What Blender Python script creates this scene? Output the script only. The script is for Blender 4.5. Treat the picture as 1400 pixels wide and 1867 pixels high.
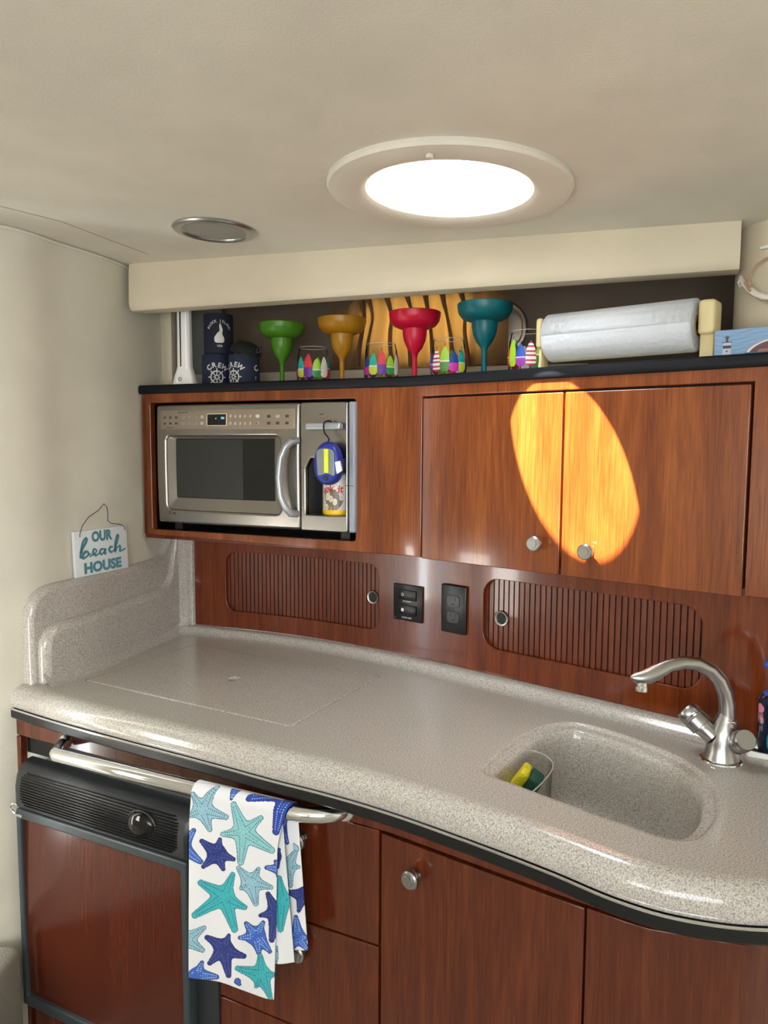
import bpy, bmesh, random
import numpy as np
from math import *
from mathutils import Vector, Matrix
from mathutils.geometry import delaunay_2d_cdt
C = bpy.context.scene.collection
for o in list(bpy.data.objects): bpy.data.objects.remove(o)
random.seed(4)
# ------------------------------------------------------------------ camera
CZ = 1.44                                   # eye height above the cabin floor
FPX = 1350.0; PITCH = atan(121/1350); ROLL = radians(0.3)
cd = bpy.data.cameras.new('camera'); cam = bpy.data.objects.new('camera', cd); C.objects.link(cam)
cd.sensor_fit = 'VERTICAL'; cd.sensor_height = 36; cd.lens = 36*FPX/1867; cd.clip_start = .02
RM = Matrix.Rotation(pi/2-PITCH, 4, 'X') @ Matrix.Rotation(ROLL, 4, 'Z')
cam.matrix_world = Matrix.Translation((0,0,CZ)) @ RM
bpy.context.scene.camera = cam
def ray(px, py):
    return RM.to_3x3() @ Vector(((px-700)/FPX, (933.5-py)/FPX, -1))
# ------------------------------------------------------------------ light
W = bpy.data.worlds.new('world'); bpy.context.scene.world = W; W.use_nodes = True
bg = W.node_tree.nodes['Background']; bg.inputs[0].default_value = (.87,.95,1,1); bg.inputs[1].default_value = 28.0
def lamp(name, kind, energy, loc, direction, color=(1,1,1), **k):
    l = bpy.data.lights.new(name, kind); l.energy = energy; l.color = color
    for a, b in k.items(): setattr(l, a, b)
    o = bpy.data.objects.new(name, l); C.objects.link(o); o.location = loc
    o.rotation_euler = Vector(direction).to_track_quat('-Z','Y').to_euler(); return o
SUN = Vector((.4745,.310,-1))
lamp('sun', 'SUN', 84, (0,0,5), SUN, (1,.93,.82), angle=.012)
lamp('companionway_daylight', 'AREA', 30, (-.25,-1.42,1.35), (.05,1,.16), (.93,.97,1), shape='RECTANGLE', size=1.3, size_y=1.0)
lamp('left_fill_light', 'AREA', 13, (-1.25,-.75,1.2), (1,.55,-.05), (.97,.98,1), shape='RECTANGLE', size=.8, size_y=.6)  # added fill from the left rear; the side wall has no window
lamp('lower_left_fill_light', 'AREA', 2.4, (-1.15,1.10,.80), (.5,.75,.05), (1,.97,.92), shape='RECTANGLE', size=.15, size_y=.4)  # added lamp that brightens the lower left wall and stile; no door is built
vs = bpy.context.scene.view_settings
vs.view_transform = 'Standard'; vs.look = 'None'; vs.gamma = 1; vs.use_curve_mapping = False; vs.exposure = 0.24
# ------------------------------------------------------------------ materials
def lin(c):
    if isinstance(c, str): c = [int(c[i:i+2],16)/255 for i in (0,2,4)]
    return tuple(x/12.92 if x <= .04045 else ((x+.055)/1.055)**2.4 for x in c)+(1,)
def mat(name, col='808080', rough=.5, metal=0, **k):
    m = bpy.data.materials.new(name); m.use_nodes = True
    b = m.node_tree.nodes['Principled BSDF']
    b.inputs['Base Color'].default_value = lin(col); b.inputs['Roughness'].default_value = rough; b.inputs['Metallic'].default_value = metal
    for a, v in k.items():
        b.inputs[a.replace('_',' ')].default_value = v
    return m
def nd(m, t, **k):
    n = m.node_tree.nodes.new(t)
    for a, v in k.items(): setattr(n, a, v)
    return n
def lk(m, a, b): m.node_tree.links.new(a, b)
def noise(m, scale, detail=4, rough=.5, vec=None, sc=(1,1,1), dist=0):
    tc = nd(m,'ShaderNodeTexCoord'); mp = nd(m,'ShaderNodeMapping'); mp.inputs['Scale'].default_value = sc
    lk(m, tc.outputs['Object'], mp.inputs['Vector'])
    n = nd(m,'ShaderNodeTexNoise'); n.inputs['Scale'].default_value = scale; n.inputs['Detail'].default_value = detail
    n.inputs['Roughness'].default_value = rough; n.inputs['Distortion'].default_value = dist
    lk(m, mp.outputs[0], n.inputs['Vector']); return n.outputs['Fac']
def ramp(m, fac, stops):
    r = nd(m,'ShaderNodeValToRGB'); e = r.color_ramp.elements
    while len(e) < len(stops): e.new(.5)
    for i, (p, c) in enumerate(stops): e[i].position = p; e[i].color = lin(c)
    lk(m, fac, r.inputs[0]); return r.outputs[0]
def bump(m, fac, dist, strength=1):
    b = nd(m,'ShaderNodeBump'); b.inputs['Distance'].default_value = dist; b.inputs['Strength'].default_value = strength
    lk(m, fac, b.inputs['Height']); lk(m, b.outputs[0], m.node_tree.nodes['Principled BSDF'].inputs['Normal'])
def setc(m, c): lk(m, c, m.node_tree.nodes['Principled BSDF'].inputs['Base Color'])
def mixc(m, a, b, f, mode='MULTIPLY'):
    x = nd(m,'ShaderNodeMix', data_type='RGBA', blend_type=mode)
    x.inputs[0].default_value = f if not hasattr(f,'links') else 1
    if hasattr(f,'links'): lk(m, f, x.inputs[0])
    lk(m, a, x.inputs[6]); lk(m, b, x.inputs[7]); return x.outputs[2]
def wood(name, stops, seed=0, rough=.16):
    m = mat(name, rough=rough, Coat_Weight=.35, Coat_Roughness=.05)
    a = noise(m, 3.0+seed*.37, 6, .6, sc=(7,7,.7), dist=.6)
    c = ramp(m, a, stops)
    b = noise(m, 40, 4, .6, sc=(6,6,.35))
    c = mixc(m, c, ramp(m, b, [(.3,'c8bcb4'),(.65,'ffffff')]), .6)
    l = noise(m, 95, 2, .5, sc=(5,5,.10))
    c = mixc(m, c, ramp(m, l, [(.34,'8a7468'),(.46,'ffffff')]), .32)
    setc(m, c); return m
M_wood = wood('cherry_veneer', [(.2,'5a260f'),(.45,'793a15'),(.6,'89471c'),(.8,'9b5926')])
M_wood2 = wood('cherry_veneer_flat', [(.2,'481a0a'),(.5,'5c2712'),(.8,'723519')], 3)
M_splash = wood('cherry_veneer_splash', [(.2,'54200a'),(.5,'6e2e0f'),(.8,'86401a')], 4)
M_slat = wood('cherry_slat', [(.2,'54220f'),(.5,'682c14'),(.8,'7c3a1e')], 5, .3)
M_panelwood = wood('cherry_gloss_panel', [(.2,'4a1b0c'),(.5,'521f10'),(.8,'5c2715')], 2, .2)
M_dark = mat('dark_gap', '0a0908', .7)
M_black = mat('black_plastic', '0c0d10', .32)
M_fiddle = mat('black_shelf_edge', '0a0d14', .5, Specular_IOR_Level=.25)
M_vent = mat('charcoal_plastic', '2a2d30', .38)
M_frame = mat('charcoal_frame', '394145', .35)
def corian(name, stops):
    m = mat(name, rough=.2, Coat_Weight=.35, Coat_Roughness=.1)
    a = ramp(m, noise(m, 430, 2, .6), stops)
    b = ramp(m, noise(m, 900, 1, .5), [(.35,'c8c0b8'),(.6,'ffffff')])
    setc(m, mixc(m, a, b, .8)); return m
M_stone = corian('speckled_solid_surface', [(.30,'8a827a'),(.43,'b4afa8'),(.56,'c9c5bf'),(.72,'dcd9d4')])
def vinyl(name, col, d=.0006):
    m = mat(name, col, .62)
    bump(m, noise(m, 260, 5, .65), d, .6)
    c = ramp(m, noise(m, 6, 3), [(.3,[int(col[i:i+2],16)/255*.95 for i in (0,2,4)]),(.7,col)])
    setc(m, c); return m
M_ceil = vinyl('ceiling_vinyl', 'd8d2c4')
M_wall = vinyl('wall_vinyl', 'd8d3c4')
M_val = vinyl('valance_vinyl', 'cfc4ac')
M_hull = vinyl('hull_liner', '6a5a4a')
M_grey = vinyl('grey_liner', '74756e')
M_cream = mat('cream_plastic', 'd8c896', .4)
M_chrome = mat('polished_chrome', 'eef1f5', .07, 1)
M_nickel = mat('satin_nickel', 'b2b2b2', .27, 1)
M_steel = mat('brushed_steel', '9e9a95', .25, 1)
bump(M_steel, noise(M_steel, 60, 3, .6, sc=(1,1,40)), .0002, .35)
M_steeldark = mat('grey_metal_paint', 'a8acb0', .34, .55)
M_white = mat('white_plastic', 'e6e4e2', .3)
M_glassblack = mat('oven_glass', '141514', .08)
M_keydark = mat('dark_key', '4c4842', .4)
M_keylight = mat('pale_key', 'cfc4b4', .4)
M_ink = mat('black_ink', '181818', .6)
M_silverink = mat('silver_print', 'c6c4be', .5)
M_carpet = mat('grey_carpet', 'b4b0a4', .95); bump(M_carpet, noise(M_carpet, 240, 4, .7), .006, 1)
M_fleece = M_wall
M_rubber = mat('black_rubber', '08080a', .5)
def glassm(name, tint=(1,1,1), gl=.12, rough=.03):
    m = bpy.data.materials.new(name); m.use_nodes = True; nt = m.node_tree; nt.nodes.clear()
    o = nt.nodes.new('ShaderNodeOutputMaterial'); t = nt.nodes.new('ShaderNodeBsdfTransparent'); g = nt.nodes.new('ShaderNodeBsdfGlossy')
    t.inputs[0].default_value = tint+(1,); g.inputs[1].default_value = rough
    x = nt.nodes.new('ShaderNodeMixShader'); f = nt.nodes.new('ShaderNodeLayerWeight'); f.inputs[0].default_value = gl
    nt.links.new(f.outputs['Fresnel'], x.inputs[0]); nt.links.new(t.outputs[0], x.inputs[1]); nt.links.new(g.outputs[0], x.inputs[2]); nt.links.new(x.outputs[0], o.inputs[0])
    return m
M_glass = glassm('clear_glass', (.96,.97,.96), .06)
M_pane = glassm('hatch_pane', (.98,.98,.97), .1)
M_tub = glassm('clear_plastic', (.95,.96,.95), .12, .1)
def attrmat(name, rough=.8, **k):
    m = mat(name, rough=rough, **k); a = nd(m,'ShaderNodeVertexColor', layer_name='print'); setc(m, a.outputs[0]); return m
# ------------------------------------------------------------------ geometry helpers
class G:
    def __init__(s): s.v = []; s.f = []
    def add(s, v, f):
        n = len(s.v); s.v += [Vector(p) for p in v]; s.f += [[i+n for i in q] for q in f]; return s
    def grid(s, rows, closeu=False, closev=False):
        n = len(s.v); R = len(rows); K = len(rows[0])
        for r in rows: s.v += [Vector(p) for p in r]
        for i in range(R if closev else R-1):
            for j in range(K if closeu else K-1):
                a = n+i*K+j; b = n+i*K+(j+1)%K; c = n+((i+1)%R)*K+(j+1)%K; d = n+((i+1)%R)*K+j
                s.f.append([a,b,c,d])
        return s
    def tube(s, pts, r, n=12, caps=True, flat=1.0, upv=None):
        pts = [Vector(p) for p in pts]; K = len(pts); rs = r if hasattr(r,'__len__') else [r]*K
        t = [(pts[min(i+1,K-1)]-pts[max(i-1,0)]).normalized() for i in range(K)]
        a = Vector(upv) if upv else (Vector((0,0,1)) if abs(t[0].z) < .9 else Vector((1,0,0)))
        rows = []
        for i in range(K):
            a = (a - t[i]*a.dot(t[i])).normalized(); b = t[i].cross(a)
            rows.append([pts[i]+(a*cos(q)*flat+b*sin(q))*rs[i] for q in [2*pi*j/n for j in range(n)]])
        m = len(s.v); s.grid(rows, closeu=True)
        if caps: s.f.append(list(range(m, m+n))[::-1]); s.f.append([m+(K-1)*n+j for j in range(n)])
        return s
    def lathe(s, prof, M=None, n=32, caps=False):
        M = M or Matrix.Identity(4)
        m = len(s.v)
        s.grid([[M @ Vector((r*cos(2*pi*j/n), r*sin(2*pi*j/n), z)) for j in range(n)] for r, z in prof], closeu=True)
        if caps:
            s.f.append(list(range(m, m+n))[::-1]); s.f.append([m+(len(prof)-1)*n+j for j in range(n)])
        return s
    def box(s, M, a, b, bev=0, seg=2):
        bm = bmesh.new(); bmesh.ops.create_cube(bm, size=1)
        c = [(a[i]+b[i])/2 for i in range(3)]; d = [abs(b[i]-a[i]) for i in range(3)]
        for v in bm.verts: v.co = Vector((v.co[i]*d[i]+c[i] for i in range(3)))
        if bev: bmesh.ops.bevel(bm, geom=bm.edges[:], offset=min(bev, min(d)*.49), segments=seg, profile=.5, affect='EDGES')
        bm.verts.index_update()
        s.add([M @ v.co for v in bm.verts], [[v.index for v in f.verts] for f in bm.faces]); bm.free(); return s
THING = {}
def meshobj(name, g, m, smooth=True, angle=35, base=None, cols=None):
    me = bpy.data.meshes.new(name); Mi = base.inverted() if base is not None else None
    vs = [tuple(Mi @ p) for p in g.v] if Mi is not None else [tuple(p) for p in g.v]
    me.from_pydata(vs, [], g.f); me.materials.append(m)
    if cols is not None:
        at = me.color_attributes.new('print', 'FLOAT_COLOR', 'POINT')
        at.data.foreach_set('color', np.asarray(cols, dtype=np.float32).ravel())
    bm = bmesh.new(); bm.from_mesh(me); bmesh.ops.recalc_face_normals(bm, faces=bm.faces); bm.to_mesh(me); bm.free()
    if smooth:
        me.polygons.foreach_set('use_smooth', [True]*len(me.polygons)); me.set_sharp_from_angle(angle=radians(angle))
    o = bpy.data.objects.new(name, me); C.objects.link(o); return o
def tag(o, label=None, cat=None, group=None, kind=None):
    if label: o['label'] = label
    if cat: o['category'] = cat
    if group: o['group'] = group
    if kind: o['kind'] = kind
    return o
def thing(name, label, cat, loc, rz=0, group=None):
    o = bpy.data.objects.new(name, None); C.objects.link(o); o.empty_display_size = .03
    M = Matrix.Translation(Vector(loc)) @ Matrix.Rotation(rz, 4, 'Z'); o.matrix_world = M; THING[o.name] = M
    return tag(o, label, cat, group)
def part(name, g, m, parent, label=None, **k):
    M = THING[parent.name]; o = meshobj(name, g, m, base=M, **k); o.parent = parent; THING[o.name] = M
    if label: o['label'] = label
    return o          # sub-parts: the part sits at its parent's origin, so the same matrix serves
def solo(name, g, m, label, cat, group=None, **k):
    xs = [p for p in g.v]; lo = Vector((min(p[i] for p in xs) for i in range(3))); hi = Vector((max(p[i] for p in xs) for i in range(3)))
    M = Matrix.Translation(((lo.x+hi.x)/2,(lo.y+hi.y)/2,lo.z)); o = meshobj(name, g, m, base=M, **k); o.matrix_world = M; THING[o.name] = M
    return tag(o, label, cat, group)
def struct(name, g, m, parent=None, label=None, cat=None, **k):
    if parent: return part(name, g, m, parent, label, **k)
    o = meshobj(name, g, m, **k); THING[o.name] = Matrix.Identity(4); return tag(o, label, cat, kind='structure')
def copy_tree(o, loc, rz=None, label=None):
    r = o.copy(); C.objects.link(r); r.location = loc
    if rz is not None: r.rotation_euler = (0,0,rz)
    if label: r['label'] = label
    def rec(a, b):
        for ch in list(a.children):
            c = ch.copy(); C.objects.link(c); c.parent = b; rec(ch, c)
    rec(o, r); return r
class Curve:                                  # a wall, seen from above: points left to right
    def __init__(s, pts, step=.01, smooth=True):
        P = [Vector(p) for p in pts]
        if smooth:
            Q = []; n = len(P)
            for i in range(n-1):
                p0 = P[max(i-1,0)]; p1 = P[i]; p2 = P[i+1]; p3 = P[min(i+2,n-1)]
                if i == 0: p0 = 2*p1-p2
                if i == n-2: p3 = 2*p2-p1
                k = max(2, int((p2-p1).length/step))
                for j in range(k):
                    t = j/k; Q.append(.5*((2*p1)+(-p0+p2)*t+(2*p0-5*p1+4*p2-p3)*t*t+(-p0+3*p1-3*p2+p3)*t**3))
            Q.append(P[-1]); P = Q
        s.P = P; s.S = [0]
        for a, b in zip(P, P[1:]): s.S.append(s.S[-1]+(b-a).length)
        s.L = s.S[-1]
    def at(s, q, off=0, h=0):
        i = 0
        if q >= s.L: i = len(s.P)-2
        elif q > 0:
            lo, hi = 0, len(s.S)-1
            while hi-lo > 1:
                m = (lo+hi)//2
                if s.S[m] <= q: lo = m
                else: hi = m
            i = lo
        d = (s.P[i+1]-s.P[i]).normalized(); p = s.P[i]+d*(q-s.S[i])
        def nr(k):
            k = max(0, min(len(s.P)-2, k)); e = (s.P[k+1]-s.P[k]).normalized(); return Vector((e.y,-e.x))
        f = min(1,max(0,(q-s.S[i])/max(1e-6,s.S[i+1]-s.S[i])))
        n = (nr(i)*(1) + nr(i-1)*(1-f)*.5 + nr(i+1)*f*.5).normalized()
        p = p+n*off
        return Vector((p.x,p.y,CZ+h))
    def ang(s, q):
        a = s.at(q-.005); b = s.at(q+.005); return atan2(b.y-a.y, b.x-a.x)
    def hit(s, px, py, off=0):
        r = ray(px,py); best = None
        for i in range(len(s.P)-1):
            a, b = s.P[i], s.P[i+1]; d = b-a
            if off:
                n = Vector((d.y,-d.x)).normalized()*off; a = a+n; b = b+n
            det = -r.x*d.y + r.y*d.x
            if abs(det) < 1e-9: continue
            t = (-a.x*d.y + a.y*d.x)/det; q = (r.x*a.y - r.y*a.x)/det
            if t > 0 and (-1e-6 <= q <= 1+1e-6 or (i == 0 and q < 0) or (i == len(s.P)-2 and q > 1)):
                if best is None or t < best[0]: best = (t, s.S[i]+q*d.length, r.z*t)
        if best is None: raise Exception(f'hit {px} {py} {off}')
        return best[1], best[2]
def PZ(px, py, h):
    r = ray(px,py); t = h/r.z; return Vector((r.x*t, r.y*t))
def dens(poly, step):
    out = []
    for i, a in enumerate(poly):
        b = poly[(i+1)%len(poly)]; k = max(1, int(ceil(hypot(b[0]-a[0],b[1]-a[1])/step)))
        out += [(a[0]+(b[0]-a[0])*j/k, a[1]+(b[1]-a[1])*j/k) for j in range(k)]
    return out
def area2(p): return sum(p[i-1][0]*p[i][1]-p[i][0]*p[i-1][1] for i in range(len(p)))
def inset(poly, d):
    n = len(poly); sg = 1 if area2(poly) > 0 else -1; out = []
    for i in range(n):
        a, b, c = poly[i-1], poly[i], poly[(i+1)%n]
        e1 = Vector((b[0]-a[0],b[1]-a[1])); e2 = Vector((c[0]-b[0],c[1]-b[1]))
        if e1.length < 1e-9 or e2.length < 1e-9: out.append(b); continue
        e1.normalize(); e2.normalize(); m = Vector((-(e1.y+e2.y), e1.x+e2.x))
        L = m.length
        if L < 1e-6: out.append(b); continue
        m /= L; k = d/max(.4, m.dot(Vector((-e1.y,e1.x)))); out.append((b[0]+m.x*k*sg, b[1]+m.y*k*sg))
    return out
def rrect(x0, x1, y0, y1, r, n=6):
    p = []
    for cx, cy, a in ((x1-r,y1-r,0),(x0+r,y1-r,pi/2),(x0+r,y0+r,pi),(x1-r,y0+r,3*pi/2)):
        p += [(cx+r*cos(a+pi/2*k/n), cy+r*sin(a+pi/2*k/n)) for k in range(n+1)]
    return p
def rpoly(pts, n=6):                           # polygon with (x, y, radius) corners
    out = []; K = len(pts)
    for i in range(K):
        a, b, c = Vector(pts[i-1][:2]), Vector(pts[i][:2]), Vector(pts[(i+1)%K][:2]); r = pts[i][2] if len(pts[i]) > 2 else 0
        if r <= 0: out.append(tuple(b)); continue
        u = (a-b).normalized(); v = (c-b).normalized(); r = min(r, (a-b).length*.49, (c-b).length*.49)
        p0 = b+u*r; p1 = b+v*r
        for k in range(n+1):
            t = k/n; out.append(tuple(p0*(1-t)**2+b*2*t*(1-t)+p1*t*t))
    return out
def inside(p, poly):
    c = False; x, y = p; j = len(poly)-1
    for i in range(len(poly)):
        a, b = poly[i], poly[j]
        if (a[1] > y) != (b[1] > y) and x < (b[0]-a[0])*(y-a[1])/(b[1]-a[1])+a[0]: c = not c
        j = i
    return c
def fill(outer, holes=(), step=None):
    v = [Vector(p) for p in outer]; e = [(i,(i+1)%len(outer)) for i in range(len(outer))]
    for h in holes:
        n = len(v); v += [Vector(p) for p in h]; e += [(n+i, n+(i+1)%len(h)) for i in range(len(h))]
    if step:
        xs = [p[0] for p in outer]; ys = [p[1] for p in outer]
        x = min(xs)+step*.5
        while x < max(xs):
            y = min(ys)+step*.5
            while y < max(ys):
                if inside((x,y), outer) and not any(inside((x,y), h) for h in holes): v.append(Vector((x,y)))
                y += step
            x += step
    r = delaunay_2d_cdt(v, e, [], 0, 1e-7)
    V = r[0]; F = []
    for t in r[2]:
        c = (sum(V[i][0] for i in t)/len(t), sum(V[i][1] for i in t)/len(t))
        if inside(c, outer) and not any(inside(c, h) for h in holes): F.append(list(t))
    return V, F
def slab(outer, fm, t0, t1, bev=0, holes=(), step=.03, dstep=None, back=True, g=None):
    """2-D shape (u, v) laid on a surface fm(u, v, off) from off t1 (back) to t0 (front) with a rounded front edge"""
    g = g or G(); dstep = dstep or step
    outer = dens(outer, dstep); holes = [dens(h, dstep) for h in holes]
    if area2(outer) < 0: outer = outer[::-1]
    fo = inset(outer, bev) if bev else outer; fh = [inset(h, -bev) for h in holes] if bev else holes
    V, F = fill(fo, fh, step); g.add([fm(p[0],p[1],t0) for p in V], F)
    if back:
        V, F = fill(outer, holes, None); g.add([fm(p[0],p[1],t1) for p in V], F)
    for a in [outer]+list(holes):
        sg = 1 if a is outer else -1; rows = []
        if bev:
            for k in range(4):
                q = pi/2*k/3; rows.append([fm(p[0],p[1],t0-bev+bev*sin(pi/2-q)) for p in inset(a, sg*bev*(1-sin(q)))])
        else: rows.append([fm(p[0],p[1],t0) for p in a])
        rows.append([fm(p[0],p[1],t1) for p in a]); g.grid(rows, closeu=True)
    return g
class Frame:                                   # flat face: u to the right, out towards the viewer, v up
    def __init__(s, o, ang, tilt=0):
        s.M = Matrix.Translation(Vector(o)) @ Matrix.Rotation(ang, 4, 'Z') @ Matrix.Rotation(tilt, 4, 'X')
        s.Mi = s.M.inverted()
    def __call__(s, u, v, out=0): return s.M @ Vector((u,-out,v))
    def uv(s, px, py, out=0):
        o = s.Mi @ Vector((0,0,CZ)); d = s.Mi.to_3x3() @ ray(px,py); t = (-out-o.y)/d.y; q = o+d*t; return q.x, q.z
    def box(s, g, u0, u1, v0, v1, o0, o1, bev=0, seg=2): return g.box(s.M, (u0,-o1,v0), (u1,-o0,v1), bev, seg)
    def axis(s, u, v, out=0):                  # matrix whose Z points outwards
        return s.M @ Matrix.Translation((u,-out,v)) @ Matrix.Rotation(pi/2, 4, 'X')
_fc = {}
def text2d(t, size=1, bold=0, sx=1, shear=0):
    k = (t,bold,shear)
    if k not in _fc:
        cu = bpy.data.curves.new('lettering','FONT'); cu.body = t; cu.size = 1; cu.offset = bold; cu.shear = shear; cu.resolution_u = 3
        cu.align_x = 'CENTER'; cu.align_y = 'CENTER'
        o = bpy.data.objects.new('lettering', cu); C.objects.link(o)
        me = bpy.data.meshes.new_from_object(o.evaluated_get(bpy.context.evaluated_depsgraph_get()))
        _fc[k] = ([tuple(v.co[:2]) for v in me.vertices], [list(p.vertices) for p in me.polygons])
        bpy.data.objects.remove(o); bpy.data.curves.remove(cu); bpy.data.meshes.remove(me)
    v, f = _fc[k]; return [(x*size*sx, y*size) for x, y in v], f
def text(g, t, fm, size, bold=0, sx=1, shear=0, rot=0, at=(0,0)):
    v, f = text2d(t, size, bold, sx, shear); c, s = cos(rot), sin(rot)
    g.add([fm(x*c-y*s+at[0], x*s+y*c+at[1]) for x, y in v], f); return g
def stroke(g, pts, w, fm, n=8):                # brush stroke: smooth ribbon through points
    P = [Vector(p) for p in pts]; Q = []
    for i in range(len(P)-1):
        p0 = P[max(i-1,0)]; p1 = P[i]; p2 = P[i+1]; p3 = P[min(i+2,len(P)-1)]
        for j in range(n):
            t = j/n; Q.append(.5*((2*p1)+(-p0+p2)*t+(2*p0-5*p1+4*p2-p3)*t*t+(-p0+3*p1-3*p2+p3)*t**3))
    Q.append(P[-1]); a = []; b = []
    for i, p in enumerate(Q):
        d = Q[min(i+1,len(Q)-1)]-Q[max(i-1,0)]; d = d.normalized() if d.length > 0 else Vector((1,0)); m = Vector((-d.y,d.x))
        ww = w*.5*(1.0 if d.y < 0 else .62); a.append(fm(*(p+m*ww))); b.append(fm(*(p-m*ww)))
    return g.grid([a,b])
def disc(g, fm, cx, cy, rx, ry=None, n=20):
    ry = ry or rx; return g.add([fm(cx+rx*cos(2*pi*k/n), cy+ry*sin(2*pi*k/n)) for k in range(n)], [list(range(n))])
def ringf(g, fm, cx, cy, r0, r1, n=24):
    return g.grid([[fm(cx+r*cos(2*pi*k/n), cy+r*sin(2*pi*k/n)) for k in range(n)] for r in (r0,r1)], closeu=True)
I4 = Matrix.Identity(4)
# ------------------------------------------------------------------ plan curves of the cabin
UP = Curve([(-.652,2.004),(.047,1.705),(.088,1.674),(.62,1.251),(1.0,.948)], smooth=False)      # wall-cabinet face
BS = Curve([(-.60,2.125),(-.547,2.114),(-.468,2.085),(-.325,2.03),(-.182,1.962),(-.02,1.860),(.12,1.755),(.25,1.648),(.401,1.524),(.585,1.368),(.80,1.165),(1.0,.96)])   # back splash
WL = Curve([(-1.6,1.28),(-1.1,1.42),(-.93,1.53),(-.80,1.645),(-.748,1.76),(-.70,1.86),(-.669,1.964),(-.60,2.25),(-.55,2.5)])       # left wall
ED = Curve([(-.838,1.618),(-.70,1.535),(-.556,1.455),(-.306,1.322),(-.196,1.262),(-.085,1.205),(.018,1.143),(.132,1.062),(.232,.985),(.308,.920),(.379,.882),(.474,.864),(.60,.875),(.75,.93),(.90,.985)])   # worktop front
FC = Curve([(-.76,1.585),(0,1.212),(.25,1.037),(.36,.965),(.48,.930),(.62,.94),(.90,1.04)], smooth=False)   # base-cabinet face
HU = Curve([(-.66,2.28),(.80,1.80),(1.15,1.69)], smooth=False)                                  # hull behind the shelf
def on(c): return lambda s, h, off: c.at(s, off, h)
HC = .46
def HCf(x, y=0): return .432-.035*(x-.106)     # ceiling above the eye, slightly lower to the right
# ------------------------------------------------------------------ room shell
g = G(); g.box(I4, (-1.7,-1.7,-.04), (1.7,2.6,0)); struct('floor', g, M_carpet, smooth=False)
HX, HY, HR = .106, 1.283, .137
circ = lambda cx, cy, r, n=48: [(cx+r*cos(2*pi*k/n), cy+r*sin(2*pi*k/n)) for k in range(n)]
g = slab([(-1.7,-1.7),(1.7,-1.7),(1.7,2.6),(-1.7,2.6)], lambda x, y, o: Vector((x,y,CZ+HCf(x)-o)), 0, -.02, holes=[circ(HX,HY,HR+.006), circ(-.357,1.594,.061)], step=.25)
struct('ceiling', g, M_ceil, smooth=False)
g = G(); g.grid([[WL.at(WL.L*k/90, 0, h) for k in range(91)] for h in (HC+.02, 0, -.5, -1.44)])
struct('wall_left', g, M_wall)
# piping seam along the top of the left wall
g = G(); g.tube([WL.at(WL.L*k/80, .003, HCf(WL.at(WL.L*k/80).x)-.004) for k in range(81)], .004, 8); struct('trim_1', g, M_wall)
g = G(); sq_ = [PZ(0,368,.47), PZ(110,398,.465), PZ(270,462,.458)]; g.tube([(p.x,p.y,CZ+HCf(p.x)+.0008) for p in sq_], .0014, 6)
struct('trim_2', g, M_hull)
# hull wall with oval port opening
def hb(px, py): return HU.hit(px, py)
pc = hb(770, 606); port = [(pc[0]+.178*copysign(abs(cos(t))**.75,cos(t)), pc[1]+.080*copysign(abs(sin(t))**.75,sin(t))) for t in [2*pi*k/48 for k in range(48)]]
g = slab([(0,-.30),(HU.L,-.30),(HU.L,HC+.03),(0,HC+.03)], on(HU), 0, -.03, holes=[port], step=.12)
struct('wall_back', g, M_hull, smooth=False)
w = thing('window_1', None, None, HU.at(pc[0],0,pc[1])); w['kind'] = 'structure'
g = G(); pr = [(pc[0]+(x-pc[0])*1.46+.014, pc[1]+(y-pc[1])*1.12) for x, y in port]; g.grid([[HU.at(x,o,y) for x, y in r_] for r_, o in ((pr,.002),([(a_*.5+c_*.5,b_*.5+d_*.5) for (a_,b_),(c_,d_) in zip(pr,port)],.010),(port,.004),(port,-.02))], closeu=True)
g.tube([HU.at(x,.006,y) for x, y in pr+pr[:2]], .008, 8, caps=False); part('window_frame', g, mat('port_ring','8a8074',.38,.9), w)
g = G(); g.add([HU.at(x,-.012,y) for x, y in port], [list(range(48))]); part('pane', g, M_pane, w)
sv = HU.hit(393,600)[0]; g = G(); g.tube([HU.at(sv,.0005,h) for h in (.12,.2,.3,.45)], .0012, 6); struct('trim_8', g, M_dark)
# rear part of the cabin, behind the camera
g = slab([(-1.7,0),(1.7,0),(1.7,1.92),(-1.7,1.92)], lambda x, z, o: Vector((x,-1.5+o,z)), 0, -.04, step=.4)
struct('wall_rear', g, M_wall, smooth=False)
g = slab([(-1.5,0),(1.32,0),(1.32,1.92),(-1.5,1.92)], lambda y, z, o: Vector((-1.3+o,y,z)), 0, -.04, step=.4)
struct('wall_side', g, M_wall, smooth=False)
g = G(); g.box(I4, (1.45,-1.5,0), (1.5,2.4,1.92)); struct('wall_right', g, M_wall, smooth=False)
# rounded post at the right
PO = Curve([(.87,1.80),(.775,1.62),(.692,1.50),(.677,1.44),(.692,1.39),(.74,1.33),(.88,1.25),(1.1,1.08),(1.35,.9)])
g = G(); g.grid([[PO.at(PO.L*k/60,0,h) for k in range(61)] for h in (HC,.1,-.6)]); struct('wall_post', g, M_val)
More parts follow.
